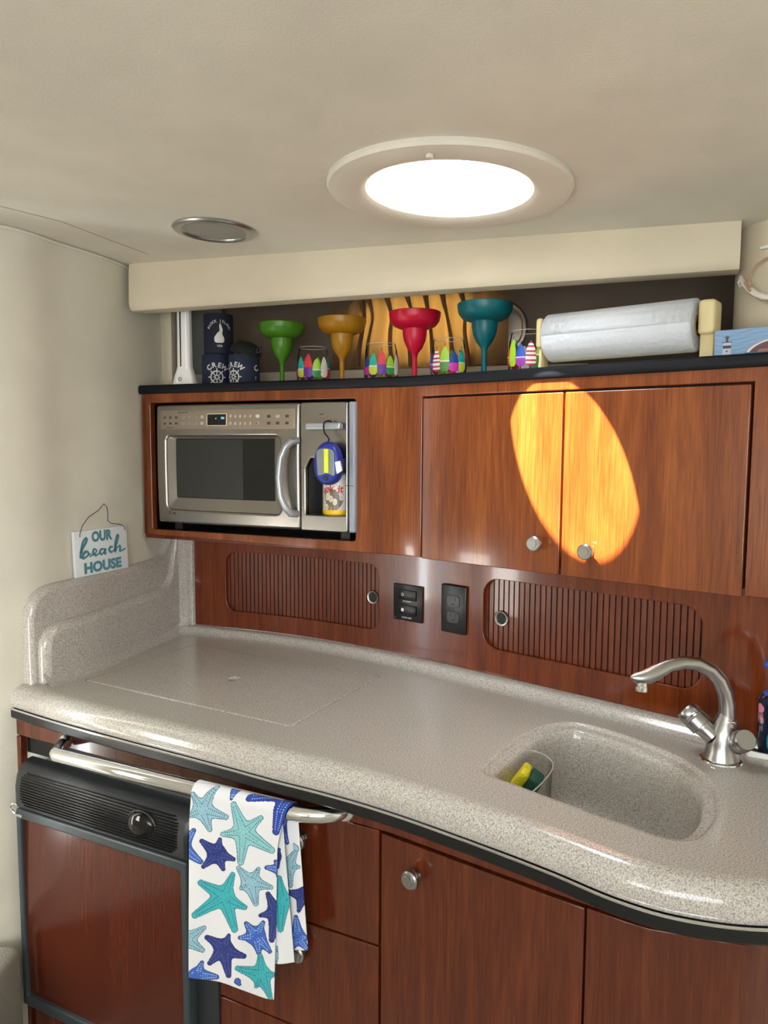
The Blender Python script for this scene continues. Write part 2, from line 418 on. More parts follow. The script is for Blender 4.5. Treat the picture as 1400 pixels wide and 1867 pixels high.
# valance under the ceiling
a = PZ(236,482,.458); b = PZ(1352,404.5,.411); VA = Curve([a,b], smooth=False); VL = VA.L; vb0 = VA.hit(240,567)[1]; vb1 = VA.hit(1335,492)[1]; print('valance', a, b, vb0, vb1)
g = G(); rows = []
for k in range(41):
    q = VL*k/40; hb_ = vb0+(vb1-vb0)*k/40; HC = HCf(VA.at(q).x)
    rows.append([VA.at(q,0,HC+.01), VA.at(q,.004,HC-.02), VA.at(q,.006,hb_+.02), VA.at(q,.003,hb_+.007), VA.at(q,-.003,hb_+.001), VA.at(q,-.012,hb_), VA.at(q,-.055,hb_+.002), VA.at(q,-.06,HC+.01)])
HC = .46
g.grid(rows); g.f.append([0,1,2,3,4,5,6,7]); g.f.append([320+i for i in range(8)][::-1]); struct('trim_3', g, M_val)
# pilaster and grey return at the shelf's left end
g = G(); a = PZ(305,640,.10); 
F0 = Frame((0,0,CZ), 0)
PIL = Curve([(-.640,2.13),(-.606,2.10),(-.590,2.115),(-.585,2.24)])
g.grid([[PIL.at(PIL.L*k/24,0,h) for k in range(25)] for h in (HC,.1)]); struct('trim_4', g, M_val)
g = G(); g.box(Frame((-.585,2.235,CZ), radians(-18)).M, (0,0,.1), (.115,.02,HC), .004); struct('trim_5', g, M_grey)
# ceiling hatch: padded ring, well, acrylic pane
w = thing('window_2', None, None, (HX,HY,CZ+HCf(HX))); w['kind'] = 'structure'
g = G(); T = Matrix.Translation((HX,HY,CZ+HCf(HX))) @ Matrix.Rotation(.035, 4, 'Y')
g.lathe([(.2035,.0),(.2045,-.006),(.201,-.0105),(.189,-.0125),(.165,-.0135),(.149,-.012),(.140,-.007),(HR,0),(HR,.02)], T, 64)
g.lathe([(.0,-.0),(.004,-.001),(.006,.0005),(.0065,.004)], T @ Matrix.Translation((-.042,-.168,-.0175)) , 12); part('hatch_ring', g, M_ceil, w)
g = G(); g.lathe([(HR,.015),(HR,.10),(.132,.129)], T, 64); part('hatch_well', g, M_white, w)
g = G(); g.lathe([(.132,.127),(HR+.001,.128),(HR+.03,.14),(HR+.03,.15)], T, 64); part('window_frame', g, M_white, w)
g = G(); disc(g, lambda x, y: T @ Vector((x,y,.135)), 0, 0, HR+.004, n=64); part('pane', g, M_pane, w)
# deck above the ceiling keeps the sun out everywhere else
g = slab([(-1.8,-1.8),(1.8,-1.8),(1.8,2.7),(-1.8,2.7)], lambda x, y, o: Vector((x,y,CZ+HCf(x)+.150+o)), 0, -.02, holes=[circ(HX,HY,HR+.01)], step=.4); struct('deck', g, M_white, smooth=False)
# recessed ceiling lamp (off)
t = thing('ceiling_light', 'round grey recessed ceiling lamp, switched off', 'lamp', (-.357,1.594,CZ+.4482))
T = Matrix.Translation((-.357,1.594,CZ+.4482)) @ Matrix.Rotation(.035, 4, 'Y'); g = G(); g.lathe([(.086,0),(.087,-.003),(.084,-.006),(.070,-.008),(.066,-.006),(.062,.0),(.061,.012)], T, 48); part('trim_ring', g, M_nickel, t)
g = G(); g.lathe([(.0,-.005),(.05,-.0045),(.064,-.003),(.064,.015),(.0,.015)], T, 48); part('lens', g, mat('frosted_lens','8c8880',.6), t)
# ------------------------------------------------------------------ wall cabinet
sM0, _ = UP.hit(276,850); sM1, _ = UP.hit(648,850); sD0, _ = UP.hit(771,870); sD1, _ = UP.hit(1025,880); sD2, _ = UP.hit(1361,900)
hT = UP.hit(640,727)[1]; hB = UP.hit(646,987)[1]
print('mw hole', sM0, sM1, hT, hB, 'doors', sD0, sD1, sD2)
CB, CT = -.254, .136
DT = .106
cab = thing('wall_cabinet', 'long glossy cherry wall cabinet with black shelf edge, holding the microwave', 'cabinet', UP.at(0,-.1,CB))
face = [(0,CB+.012),(sM1+.02,CB),(sD0-.004,CB),(sD0-.004,DT+.004),(sD2+.004,DT+.004),(sD2+.004,CB),(UP.L,CB),(UP.L,CT),(0,CT)]
g = slab(face, on(UP), 0, -.018, .002, holes=[rrect(sM0,sM1,hB,hT,.006,3)], step=.05); part('face_frame', g, M_wood, cab)
def door(s0, s1, h0, h1, curve, parent, name='door', m=M_wood, knob=None):
    g = slab(rrect(s0,s1,h0,h1,.002,2), on(curve), .002, -.017, .0018, step=.05); d = part(name, g, m, parent)
    if knob:
        ks, kh = curve.hit(*knob, off=.02); A = curve.ang(ks); fr = Frame(curve.at(ks,0,kh), A); g = G()
        g.lathe([(0,.0025),(.0075,.0025),(.0085,.004),(.007,.007),(.0065,.012),(.009,.015),(.0145,.017),(.016,.021),(.0155,.026),(.013,.0285),(.009,.0285),(.0085,.030),(0,.030)], fr.axis(0,0,0), 28)
        part('knob', g, M_nickel, d)
    return d
door(sD0, sD1-.0022, CB-.002, DT, UP, cab, knob=(974,991))
door(sD1+.0022, sD2, CB-.002, DT, UP, cab, knob=(1068,1006))
# carcass behind
def planpoly(s0, s1, c, o, h, n=30): return [tuple(c.at(s0+(s1-s0)*k/n, o, h).xy) for k in range(n+1)]
back = [(.80,1.80),(.76,1.815),(-.55,2.245)]
bot = planpoly(0, UP.L, UP, -.004, 0)
fl = lambda x, y, o: Vector((x,y,CZ+o))
g = slab(bot+[(1.15,1.10),(.85,1.36),(-.585,2.245)], fl, CB+.012, CB+.001, step=.2); part('bottom_board', g, M_wood2, cab, smooth=False)
g = slab(planpoly(0, UP.L, UP, -.002, 0)+[(1.1,1.2),(.80,1.80),(-.62,2.26)], fl, CT, CT-.012, step=.2); part('shelf', g, mat('pale_shelf','bcb4a6',.5), cab, smooth=False)
g = slab([(0,CB+.012),(.20,CB+.012),(.20,CT-.014),(0,CT-.014)], lambda u, h, o: UP.at(0,-u,h)+Vector((cos(UP.ang(.1)),sin(UP.ang(.1)),0))*(.001+o), .012, 0, step=.1); part('side_panel', g, M_wood, cab, smooth=False)
g = slab([(sM1+.002,CB+.013),(UP.L,CB+.013),(UP.L,CT-.014),(sM1+.002,CT-.014)], on(UP), -.022, -.03, step=.05); part('backing', g, M_dark, cab)
# black liner of the microwave bay
fr = Frame(UP.at(0), UP.ang(.1)); g = G()
for a in ((sM0-.001,sM1+.001,hT,hT+.006),(sM0-.001,sM1+.001,hB-.006,hB),(sM0-.007,sM0,hB-.006,hT+.006),(sM1,sM1+.007,hB-.006,hT+.006)): fr.box(g, *a, -.15, -.006)
fr.box(g, sM0, sM1, hB, hT, -.155, -.15); part('bay_liner', g, M_black, cab, smooth=False)
g = G(); rows = []
ns = 120
for k in range(ns+1):
    q = -.004+(UP.L+.004)*k/ns; rows.append([UP.at(q,a,b) for a, b in ((-.001,.134),(.003,.1335),(.006,.137),(.007,.145),(.006,.153),(.002,.157),(-.008,.158),(-.014,.155),(-.015,.137))])
g.grid(rows, closeu=True); g.f.append(list(range(9))); part('fiddle_rail', g, M_fiddle, cab)
# ------------------------------------------------------------------ back splash with tambour doors
Bl, _ = BS.hit(355,1060)
def bh(px, py): return BS.hit(px,py)
def box4(L, T_, R, B_): # pixel box -> s/h box at four edges
    return BS.hit(L,(T_[0]+B_[0])/2)[0], BS.hit(R,(T_[1]+B_[1])/2)[0]
l1 = bh(412,1060)[0]; r1 = bh(690,1110)[0]; t1 = (bh(440,1007)[1]+bh(660,1027)[1])/2; b1 = (bh(440,1117)[1]+bh(660,1143)[1])/2
l2 = bh(881,1120)[0]; r2 = bh(1279,1190)[0]; t2 = (bh(920,1060)[1]+bh(1240,1100)[1])/2; b2 = (bh(930,1190)[1]+bh(1240,1254)[1])/2
print('tambours', (l1,r1,t1,b1), (l2,r2,t2,b2), Bl, [bh(*p)[1] for p in ((440,1007),(660,1027),(440,1117),(660,1143),(920,1060),(1240,1100),(930,1190),(1240,1254))])
spl = thing('backsplash_panel', 'curved cherry backsplash panel with two rounded openings above the worktop', 'panel', BS.at(Bl,0,-.52))
holes = [rrect(l1,r1,b1,t1,.032), rrect(l2,r2,b2,t2,.038)]
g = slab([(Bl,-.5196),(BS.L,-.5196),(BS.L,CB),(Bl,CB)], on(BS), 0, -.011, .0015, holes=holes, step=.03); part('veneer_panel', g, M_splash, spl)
for (l, r, tt, b, kx, ky, lab) in ((l1,r1,t1,b1,676,1090,'left tambour door of narrow cherry slats, ring pull near its right end'), (l2,r2,t2,b2,910,1129,'right tambour door of narrow cherry slats, ring pull near its left end, behind the tap')):
    T_ = thing('tambour_door', lab, 'tambour door', BS.at((l+r)/2,-.02,b-.008))
    n = int(round((r-l+.012)/.0128)); p = (r-l+.012)/n
    for k in range(n):
        s = l-.006+p*(k+.5); A = BS.ang(s); f_ = Frame(BS.at(s,-.0125,0), A); g = G()
        w_ = p/2-.0013; f_.box(g, -w_, w_, b-.006, tt+.006, -.006, 0, .0005, 1); part('slat', g, M_slat, T_, smooth=False)
    g = slab([(l-.008,b-.008),(r+.008,b-.008),(r+.008,tt+.008),(l-.008,tt+.008)], on(BS), -.0188, -.0205, step=.03); part('cloth_backing', g, M_dark, T_)
    ks, kh = BS.hit(kx, ky); A = BS.ang(ks); f_ = Frame(BS.at(ks,-.0125,kh), A)
    g = G(); g.lathe([(.0175,-.001),(.0178,.003),(.0165,.005),(.0135,.0045),(.0115,.002),(.011,-.0005)], f_.axis(0,0), 28); pl = part('finger_pull', g, M_nickel, T_)
    g = G(); g.lathe([(0,.0015),(.0112,.0015),(.0112,.0005),(0,.0005)], f_.axis(0,0), 24); part('pull_hole', g, M_rubber, pl)
# switch plate
s0, _ = bh(719,1100); s1, _ = bh(772,1100); ht = bh(745,1066)[1]; hb2 = bh(745,1132)[1]
f_ = Frame(BS.at((s0+s1)/2,0.001,(ht+hb2)/2), BS.ang((s0+s1)/2)); w_ = (s1-s0)/2; v_ = (ht-hb2)/2
print('switch', w_, v_)
t = thing('switch_panel', 'square black switch panel marked DC LIGHTS and POWER VENT', 'switch', f_(0,-v_), 0)
g = G(); f_.box(g, -w_, w_, -v_, v_, 0, .004, .002); part('plate', g, M_black, t)
for vv, sy in ((.42*v_,0),(-.42*v_,1)):
    g = G(); f_.box(g, -.62*w_, .62*w_, vv-.25*v_, vv+.30*v_, .002, .0085, .002); r_ = part('rocker', g, M_black, t)
    g = G(); fm = lambda x, y: f_(x,y,.0088)
    if sy == 0: ringf(g, fm, -.28*w_, vv+.05*v_, .0026, .0038)
    else:
        for k in range(4): disc(g, fm, -.28*w_+.0028*cos(k*pi/2+.6), vv+.04*v_+.0028*sin(k*pi/2+.6), .0022, n=12)
    part('symbol', g, M_white, r_)
g = G(); fm = lambda x, y: f_(x,y,.0044)
text(g, 'DC LIGHTS', fm, .0048, .02, at=(-.05*w_,.08*v_)); part('lettering', g, M_white, t)
g = G(); text(g, 'POWER VENT', fm, .0048, .02, at=(-.05*w_,-.82*v_)); part('lettering', g, M_white, t)
for a in (-1,1):
    for b in (-1,1):
        g = G(); g.lathe([(0,.0055),(.0018,.0052),(.0025,.004)], f_.axis(a*.86*w_, b*.88*v_), 10); part('screw', g, M_vent, t)
# power outlet
s0, _ = bh(807,1110); s1, _ = bh(853,1110); ht = bh(830,1066)[1]; hb2 = bh(830,1154)[1]
f_ = Frame(BS.at((s0+s1)/2,0.001,(ht+hb2)/2), BS.ang((s0+s1)/2)); w_ = (s1-s0)/2; v_ = (ht-hb2)/2
t = thing('power_outlet', 'tall black double power outlet with cover plate on the backsplash', 'outlet', f_(0,-v_), 0)
g = G(); f_.box(g, -w_, w_, -v_, v_, 0, .007, .004, 3); part('plate', g, M_black, t)
for sg in (1,-1):
    g = slab(rrect(-.5*w_,.5*w_,sg*.33*v_-.24*v_,sg*.33*v_+.24*v_,.008), lambda u, v, o: f_(u,v,o), .0085, .005, .001, step=.03); r_ = part('socket', g, mat('socket_black','16171a',.25), t)
    g = G(); fm = lambda x, y: f_(x,y,.0087)
    for dx in (-.0065,.0065): g.add([fm(dx-.001,sg*.33*v_+.002),fm(dx+.001,sg*.33*v_+.002),fm(dx+.001,sg*.33*v_+.010),fm(dx-.001,sg*.33*v_+.010)],[[0,1,2,3]])
    disc(g, fm, 0, sg*.33*v_-.007, .0025); part('slot', g, M_rubber, r_)
g = G(); g.lathe([(0,.0082),(.002,.008),(.003,.0065)], f_.axis(0,0), 12); part('screw', g, M_vent, t)
# ------------------------------------------------------------------ worktop
top = thing('worktop', 'long curved beige speckled worktop with raised left end and moulded sink', 'worktop', (0,1.3,CZ-.54))
R_ = [(-.028,-.54),(-.018,-.5405),(-.009,-.544),(-.002,-.550),(.003,-.559),(.005,-.570),(.003,-.580),(-.001,-.588),(-.006,-.590)]
ns = 160; g = G(); g.grid([[ED.at(ED.L*k/ns, a, b) for k in range(ns+1)] for a, b in R_])
# top surface
lid = [PZ(360,1175,-.54), PZ(690,1232,-.54), PZ(530,1327,-.54), PZ(150,1240,-.54)]
lc = sum(lid, Vector((0,0)))/4; la = atan2((lid[1]-lid[0]+lid[2]-lid[3]).y, (lid[1]-lid[0]+lid[2]-lid[3]).x)
lw = ((lid[1]-lid[0]).length+(lid[2]-lid[3]).length)/4; ld = ((lid[2]-lid[1]).length+(lid[3]-lid[0]).length)/4
print('lid', lc, degrees(la), lw, ld)
lw, ld = .287, .178
LM = Matrix.Translation((lc.x,lc.y,CZ-.54)) @ Matrix.Rotation(la, 4, 'Z')
lidpoly = lambda e, r: [tuple((LM @ Vector((x,y,0))).xy) for x, y in rrect(-lw-e, lw+e, -ld-e, ld+e, r, 4)]
sk = [(877,1398),(905,1372),(945,1342),(990,1322),(1045,1316),(1110,1330),(1190,1358),(1262,1392),(1305,1432),(1313,1480),(1296,1515),(1262,1533),(1205,1528),(1120,1500),(1010,1460),(930,1430),(888,1413)]
sp = [PZ(x,y,-.54) for x, y in sk]
def closed(P, n=6):
    out = []; K = len(P)
    for i in range(K):
        p0, p1, p2, p3 = P[i-1], P[i], P[(i+1)%K], P[(i+2)%K]
        for j in range(n):
            t = j/n; out.append(tuple(.5*((2*p1)+(-p0+p2)*t+(2*p0-5*p1+4*p2-p3)*t*t+(-p0+3*p1-3*p2+p3)*t**3)))
    return out
sink = closed(sp)
if area2(sink) < 0: sink = sink[::-1]
front = [tuple(ED.at(ED.L*k/ns, -.028).xy) for k in range(ns+1)]
backl = [tuple(BS.at(BS.L*k/80, .050).xy) for k in range(80,-1,-1)]
outer = front+[(.98,.985)]+backl[:-3]+[(-.62,2.07),(-.68,1.89),(-.74,1.72),(-.80,1.645)]
V, F = fill(outer, [sink, lidpoly(.003,.004)], .05); g.add([Vector((p[0],p[1],CZ-.54)) for p in V], F)
g.add([Vector((p[0],p[1],CZ-.59)) for p in front]+[Vector((p[0],p[1],CZ-.59)) for p in backl], []) 
# cove and lip at the back
g.grid([[BS.at(BS.L*k/80, a, b) for k in range(81)] for a, b in ((.052,-.54),(.044,-.5395),(.036,-.537),(.029,-.532),(.024,-.526),(.020,-.5225),(.014,-.5205),(-.004,-.520),(-.004,-.56))])
for r_ in (lidpoly(.003,.004),): g.grid([[Vector((p[0],p[1],CZ-.54)) for p in r_], [Vector((p[0],p[1],CZ-.5655)) for p in r_]], closeu=True)
# sink rim step and bowl
def ringrows(poly, spec): return [[Vector((p[0],p[1],CZ+h)) for p in inset(poly, d)] for d, h in spec]
part('slab', g, M_stone, top)
g = G(); rr = ringrows(sink, [(0,-.54),(.003,-.5405),(.006,-.543),(.008,-.546),(.012,-.5475),(.019,-.548),(.023,-.550),(.026,-.555),(.028,-.57),(.031,-.62),(.035,-.67),(.042,-.69),(.055,-.703),(.075,-.708)])
g.grid(rr, closeu=True); V, F = fill(inset(sink,.075), (), .05); g.add([Vector((p[0],p[1],CZ-.708)) for p in V], F)
sb = part('sink_bowl', g, M_stone, top)
sc = Vector((sum(p[0] for p in sink)/len(sink), sum(p[1] for p in sink)/len(sink))); print('sink centre', sc)
g = G(); g.lathe([(.0,.001),(.012,.001),(.014,.004),(.03,.005),(.036,.003),(.037,0)], Matrix.Translation((sc.x,sc.y,CZ-.708)), 28); part('drain', g, M_chrome, sb)
# left end: two-step raised splash that sweeps up into the corner
SP = Curve([(-.800,1.625),(-.775,1.665),(-.728,1.765),(-.688,1.90),(-.650,2.03),(-.632,2.085),(-.607,2.120),(-.575,2.128),(-.548,2.112)])
L_ = SP.L; e0, _ = SP.hit(62,1200); q1 = SP.hit(300,1020)
print('SP', L_, e0, q1, [SP.hit(*p) for p in ((62,1130),(100,1075),(285,1020),(325,985),(85,1190),(120,1160),(325,1090),(350,1040))])
o1 = rpoly([(.0,-.545),(.0,-.322,.075),(L_*.80,-.318,.06),(L_*.87,-.24,.03),(L_+.0,-.24),(L_+.0,-.545)], 8)
def spm(th):
    def f(s, h, o):
        k = min(1, max(0, (L_-s)/.13)); k = k*k*(3-2*k); return SP.at(s, o*(.25+.75*k), h)
    return f
g = slab(o1, spm(1), .016, -.02, .012, step=.025, back=False)
o2 = rpoly([(.018,-.545),(.018,-.408,.06),(L_*.82,-.398,.05),(L_*.90,-.24,.04),(L_,-.24),(L_,-.545)], 8)
slab(o2, spm(1), .036, .0, .018, step=.025, back=False, g=g)
# cove between splash and worktop
g.grid([[SP.at(.02+(L_-.025)*k/60, a*(1 if k < 48 else 1-.5*(k-48)/12), b) for k in range(61)] for a, b in ((.030,-.515),(.036,-.525),(.042,-.532),(.051,-.538),(.064,-.5402),(.075,-.5410))])
part('end_splash', g, M_stone, top)
# black rub rail and bright strip under the nosing
g = G(); g.grid([[ED.at(ED.L*k/ns, a, b) for k in range(ns+1)] for a, b in ((-.03,-.5905),(.001,-.5905),(.004,-.593),(.004,-.609),(.0,-.613),(-.05,-.613))]); part('rub_rail', g, M_black, top)
g = G(); g.tube([ED.at(ED.L*k/ns, .0035, -.5905) for k in range(ns+1)], .0022, 6); part('bright_strip', g, M_chrome, top)
# lid over the cooktop
t = thing('cooktop_lid', 'rectangular beige speckled lid with finger hole, flush in the worktop', 'lid', (lc.x,lc.y,CZ-.56), la)
hp = PZ(427,1238,-.54); hl = LM.inverted() @ Vector((hp.x,hp.y,CZ-.54)); print('finger', hl)
fmL = lambda x, y, o: LM @ Vector((x,y,o))
g = slab(rrect(-lw,lw,-ld,ld,.004,4), fmL, .0008, -.018, .0028, holes=[[(hl.x+.013*cos(a), hl.y+.013*sin(a)) for a in [2*pi*k/20 for k in range(20)]]], step=.06, dstep=.1); part('lid_board', g, M_stone, t)
g = G(); g.box(LM, (-lw-.004,-ld-.004,-.024), (lw+.004,ld+.004,-.019)); part('recess', g, mat('grey_stone_recess','6e665e',.5), top, smooth=False)
# ------------------------------------------------------------------ base cabinets
base = thing('base_cabinet', 'glossy cherry base cabinet of drawers, door and plain panel under the worktop', 'cabinet', FC.at(.9,-.2,-1.42))
fs = lambda px, py: FC.hit(px,py)
dr0 = fs(397,1650)[0]; dr1 = fs(692,1650)[0]; dd0 = fs(694.5,1650)[0]; dd1 = fs(1063,1750)[0]
y1 = fs(692,1513)[1]; y2 = fs(692,1725)[1]; y3 = (fs(397,1815)[1]+fs(539,1866)[1])/2; yd = fs(700,1520)[1]; yd2 = fs(1060,1655)[1]
print('drawers', dr0, dr1, dd0, dd1, y1, y2, y3, yd, yd2)
fl0 = fs(41,1600)[0]; fl1 = fs(62,1600)[0]
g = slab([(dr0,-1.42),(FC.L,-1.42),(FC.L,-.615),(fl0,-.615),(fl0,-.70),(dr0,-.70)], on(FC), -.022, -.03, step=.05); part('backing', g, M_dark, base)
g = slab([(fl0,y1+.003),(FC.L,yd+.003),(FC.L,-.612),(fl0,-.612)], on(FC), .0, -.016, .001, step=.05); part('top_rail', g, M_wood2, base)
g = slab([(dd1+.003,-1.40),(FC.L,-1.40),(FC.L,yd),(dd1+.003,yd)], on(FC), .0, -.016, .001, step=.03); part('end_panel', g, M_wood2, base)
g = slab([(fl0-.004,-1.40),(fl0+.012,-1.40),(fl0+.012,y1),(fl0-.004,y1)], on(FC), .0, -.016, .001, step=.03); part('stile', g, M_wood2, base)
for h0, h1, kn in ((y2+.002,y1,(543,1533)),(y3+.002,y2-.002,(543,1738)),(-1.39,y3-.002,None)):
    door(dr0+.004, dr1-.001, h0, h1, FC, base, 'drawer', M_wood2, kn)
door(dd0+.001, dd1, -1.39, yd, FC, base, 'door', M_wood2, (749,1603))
# ------------------------------------------------------------------ fridge
A = FC.ang(.2); fo = .012
fF = Frame(FC.at(0,fo,0), A)
uL = fF.uv(46,1560)[0]; uR = fF.uv(352,1640)[0]; uE = fF.uv(398,1700)[0]; vT = fF.uv(200,1436)[1]; vS = (fF.uv(50,1475)[1]+fF.uv(340,1556)[1])/2; vB = fF.uv(64,1812)[1]
print('fridge', uL, uR, uE, vT, vS, vB)
vB = max(vB, -1.25)
fr_ = thing('refrigerator', 'built-in refrigerator with cherry door panel, charcoal frame and ribbed black vent', 'fridge', fF((uL+uR)/2, -1.40, -.2), A)
g = G(); fF.box(g, uL+.01, uE, -1.40, vT-.01, -.30, -.031, .004); part('body', g, M_vent, fr_)
g = G(); fF.box(g, uR+.004, uE-.006, -1.40, vT-.03, -.03, -.004, .003); part('side_strip', g, M_vent, fr_)
# vent hood: curved section
g = G(); sec = [(-.03,vT+.004),(-.012,vT+.003),(.004,vT-.004),(.016,vT-.02),(.022,vT-.045),(.022,vS+.010),(.018,vS+.005),(-.03,vS+.005)]
u0, u1 = uL-.002, uR+.004
rows = []
for k, (u, sh) in enumerate(((u0,.82),(u0+.003,.93),(u0+.012,1),(u1-.006,1),(u1,.9))):
    rows.append([fF(u, v, -.03+(o+.03)*sh) for o, v in sec])
g.grid(rows, closeu=True); g.f.append(list(range(8))); g.f.append([32+i for i in range(8)])
vent = part('vent_hood', g, M_vent, fr_)
def secat(q):      # point on the front of the hood, q 0..1 from top to bottom
    P = [Vector(p) for p in sec[2:6]]; Ls = [(b-a).length for a, b in zip(P,P[1:])]; d = q*sum(Ls)
    for a, b, l in zip(P,P[1:],Ls):
        if d <= l+1e-9: return a+(b-a)*d/l
        d -= l
    return P[-1]
nr = 13
for k in range(nr):
    q = .13+.80*k/(nr-1); p = secat(q); e = 0 if 1 < k < nr-2 else .006*(2-min(k,nr-1-k)); g = G()
    g.tube([fF(u0+.022+e,p.y,p.x-.001), fF(u0+.026+e,p.y,p.x+.002), fF(u1-.026-e,p.y,p.x+.002), fF(u1-.022-e,p.y,p.x-.001)], .0021, 6); part('rib', g, M_black, vent)
ku, kv = fF.uv(253,1507,.03); g = G(); 
g.lathe([(0,.0),(.027,.0),(.029,.003),(.0275,.007),(.022,.011),(.012,.0135),(0,.014)], fF.axis(ku,kv,.020) @ Matrix.Diagonal((1.22,.95,1,1)), 36); kk = part('thermostat_knob', g, mat('gloss_black','050506',.08), fr_)
g = G(); g.lathe([(.027,.003),(.0295,.0045),(.0315,.003),(.0315,0)], fF.axis(ku,kv,.020) @ Matrix.Diagonal((1.22,.95,1,1)), 36); part('knob_rim', g, M_vent, kk)
# door: frame and panel
pv1 = vS-.022; pu0 = uL+.012; pu1 = uR-.016
g = slab(rrect(uL-.003,uR,vB-.02,vS,.006,3), lambda u, v, o: fF(u,v,o), .018, -.025, .004, holes=[rrect(pu0,pu1,vB+.004,pv1,.004,3)], step=.08); dr = part('door', g, M_frame, fr_)
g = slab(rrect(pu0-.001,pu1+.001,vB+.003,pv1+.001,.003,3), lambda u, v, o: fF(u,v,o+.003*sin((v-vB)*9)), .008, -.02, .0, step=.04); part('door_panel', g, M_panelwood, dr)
g = G(); lv = vS-.002; g.tube([fF(uL+.004,lv-.008,.022), fF(uL-.004,lv-.002,.024), fF(uL-.016,lv+.001,.022), fF(uL-.020,lv+.004,.016), fF(uL-.016,lv+.007,.012), fF(uL-.002,lv+.006,.012)], .0022, 8)
fF.box(g, uL+.002, uL+.022, lv-.014, lv-.008, .016, .022, .001); part('latch_hook', g, M_chrome, fr_)
# lower filler below the fridge door
g = slab([(uL-.002,-1.39),(uR,-1.39),(uR,vB-.024),(uL-.002,vB-.024)], lambda u, v, o: fF(u,v,o-.012), .0, -.016, .001, step=.1); part('kick_panel', g, M_wood2, base)
# carpeted step at the far left
g = G(); g.box(I4, (-1.29,1.05,.0), (-.80,1.56,.33), .02, 3); struct('trim_6', g, M_carpet)
# ------------------------------------------------------------------ towel rail
bh_ = -.636
b0 = PZ(108,1378,bh_); b1_ = PZ(345,1444,bh_); b2_ = PZ(520,1478,bh_)
bd = (b2_-b0).normalized(); bn = Vector((bd.y,-bd.x)); print('bar', b0, b1_, b2_, bd)
t = thing('towel_rail', 'polished chrome towel rail curving under the worktop edge', 'towel rail', (b1_.x,b1_.y,CZ+bh_))
def bp(u, o, dh=0): p = b0+bd*u+bn*o; return Vector((p.x,p.y,CZ+bh_+dh))
BL = (b2_-b0).length
g = G(); pts = []
for k in range(9):
    a = pi/2*k/8; pts.append(bp(-.005-.035*sin(pi/2-a)+.0, -.05*cos(a)**1.5 if k < 8 else 0, .0))
pts[0] = bp(-.042,-.06,.012); pts.insert(0, bp(-.042,-.085,.014))
pts += [bp(BL*.4,0), bp(BL*.8,0), bp(BL+.005,0)]
for k in range(1,7): a = pi/2*k/6; pts.append(bp(BL+.005+.085*sin(a), -.045*(1-cos(a))))
g.tube(pts, [.0145]*len(pts), 20); part('bar', g, M_chrome, t)
for u, o in ((-.042,-.085),(BL+.092,-.052)):
    g = G(); g.lathe([(0,.012),(.014,.012),(.020,.006),(.022,0)], Matrix.Translation(bp(u,o,.012 if u<0 else -.004)) @ Matrix.Rotation(atan2(bn.y,bn.x),4,'Z') @ Matrix.Rotation(pi/2,4,'Y') , 24); part('bracket', g, M_chrome, t)
exec_towel = True
# ------------------------------------------------------------------ dish towel with starfish print
COLR = {'sky':'8db6c6','aqua':'84c0c2','teal':'2fa8ae','navy':'14256f','blue':'2f5cb4','deep':'1c3c9c'}
STARS_A = [((130,285),[(210,128),(312,345),(188,442),(15,338),(52,165)],'sky'),((452,465),[(375,250),(588,352),(670,612),(432,702),(288,482)],'aqua'),
 ((245,635),[(265,522),(374,678),(292,758),(142,732),(128,532)],'navy'),((-30,580),[(62,448),(118,692),(-120,600)],'blue'),((512,868),[(415,748),(566,760),(662,908),(545,1036),(434,906)],'sky'),
 ((300,975),[(368,800),(462,1058),(386,1228),(80,1110),(122,858)],'teal'),((760,770),[(630,750),(700,700),(720,820)],'blue'),((705,1110),[(638,962),(580,1132),(665,1328),(800,1080)],'navy'),
 ((545,1295),[(474,1186),(597,1190),(648,1420),(562,1432),(428,1296)],'blue'),((300,1385),[(340,1278),(455,1445),(342,1588),(188,1498),(168,1292)],'navy'),((20,1300),[(145,1216),(135,1392),(-60,1300)],'sky'),
 ((95,1590),[(130,1488),(245,1608),(30,1700),(60,1560)],'blue'),((580,1610),[(572,1456),(412,1536),(700,1600),(655,1790),(540,1700)],'teal'),((765,170),[(486,205),(708,462),(900,190),(790,60)],'deep'),((355,140),[(352,205),(335,110),(380,110)],'blue'),((410,1640),[(405,1625),(425,1670)],'blue')]
STARS_B = [((752,1010),[(735,825),(700,1050),(750,1228),(800,1000)],'teal'),((700,1440),[(720,1370),(715,1490)],'sky'),((715,660),[(735,600),(725,740)],'navy')]
STARS_C = [((745,440),[(790,350),(798,548),(700,380)],'deep'),((800,740),[(870,610),(892,738),(825,886),(745,700)],'sky'),((925,960),[(793,940),(893,1082),(930,905),(980,960)],'navy'),((885,1290),[(870,1135),(965,1385),(960,1290),(815,1265),(825,1395)],'blue'),((870,590),[(855,560),(880,600)],'sky'),((790,1365),[(760,1352),(840,1390)],'navy')]
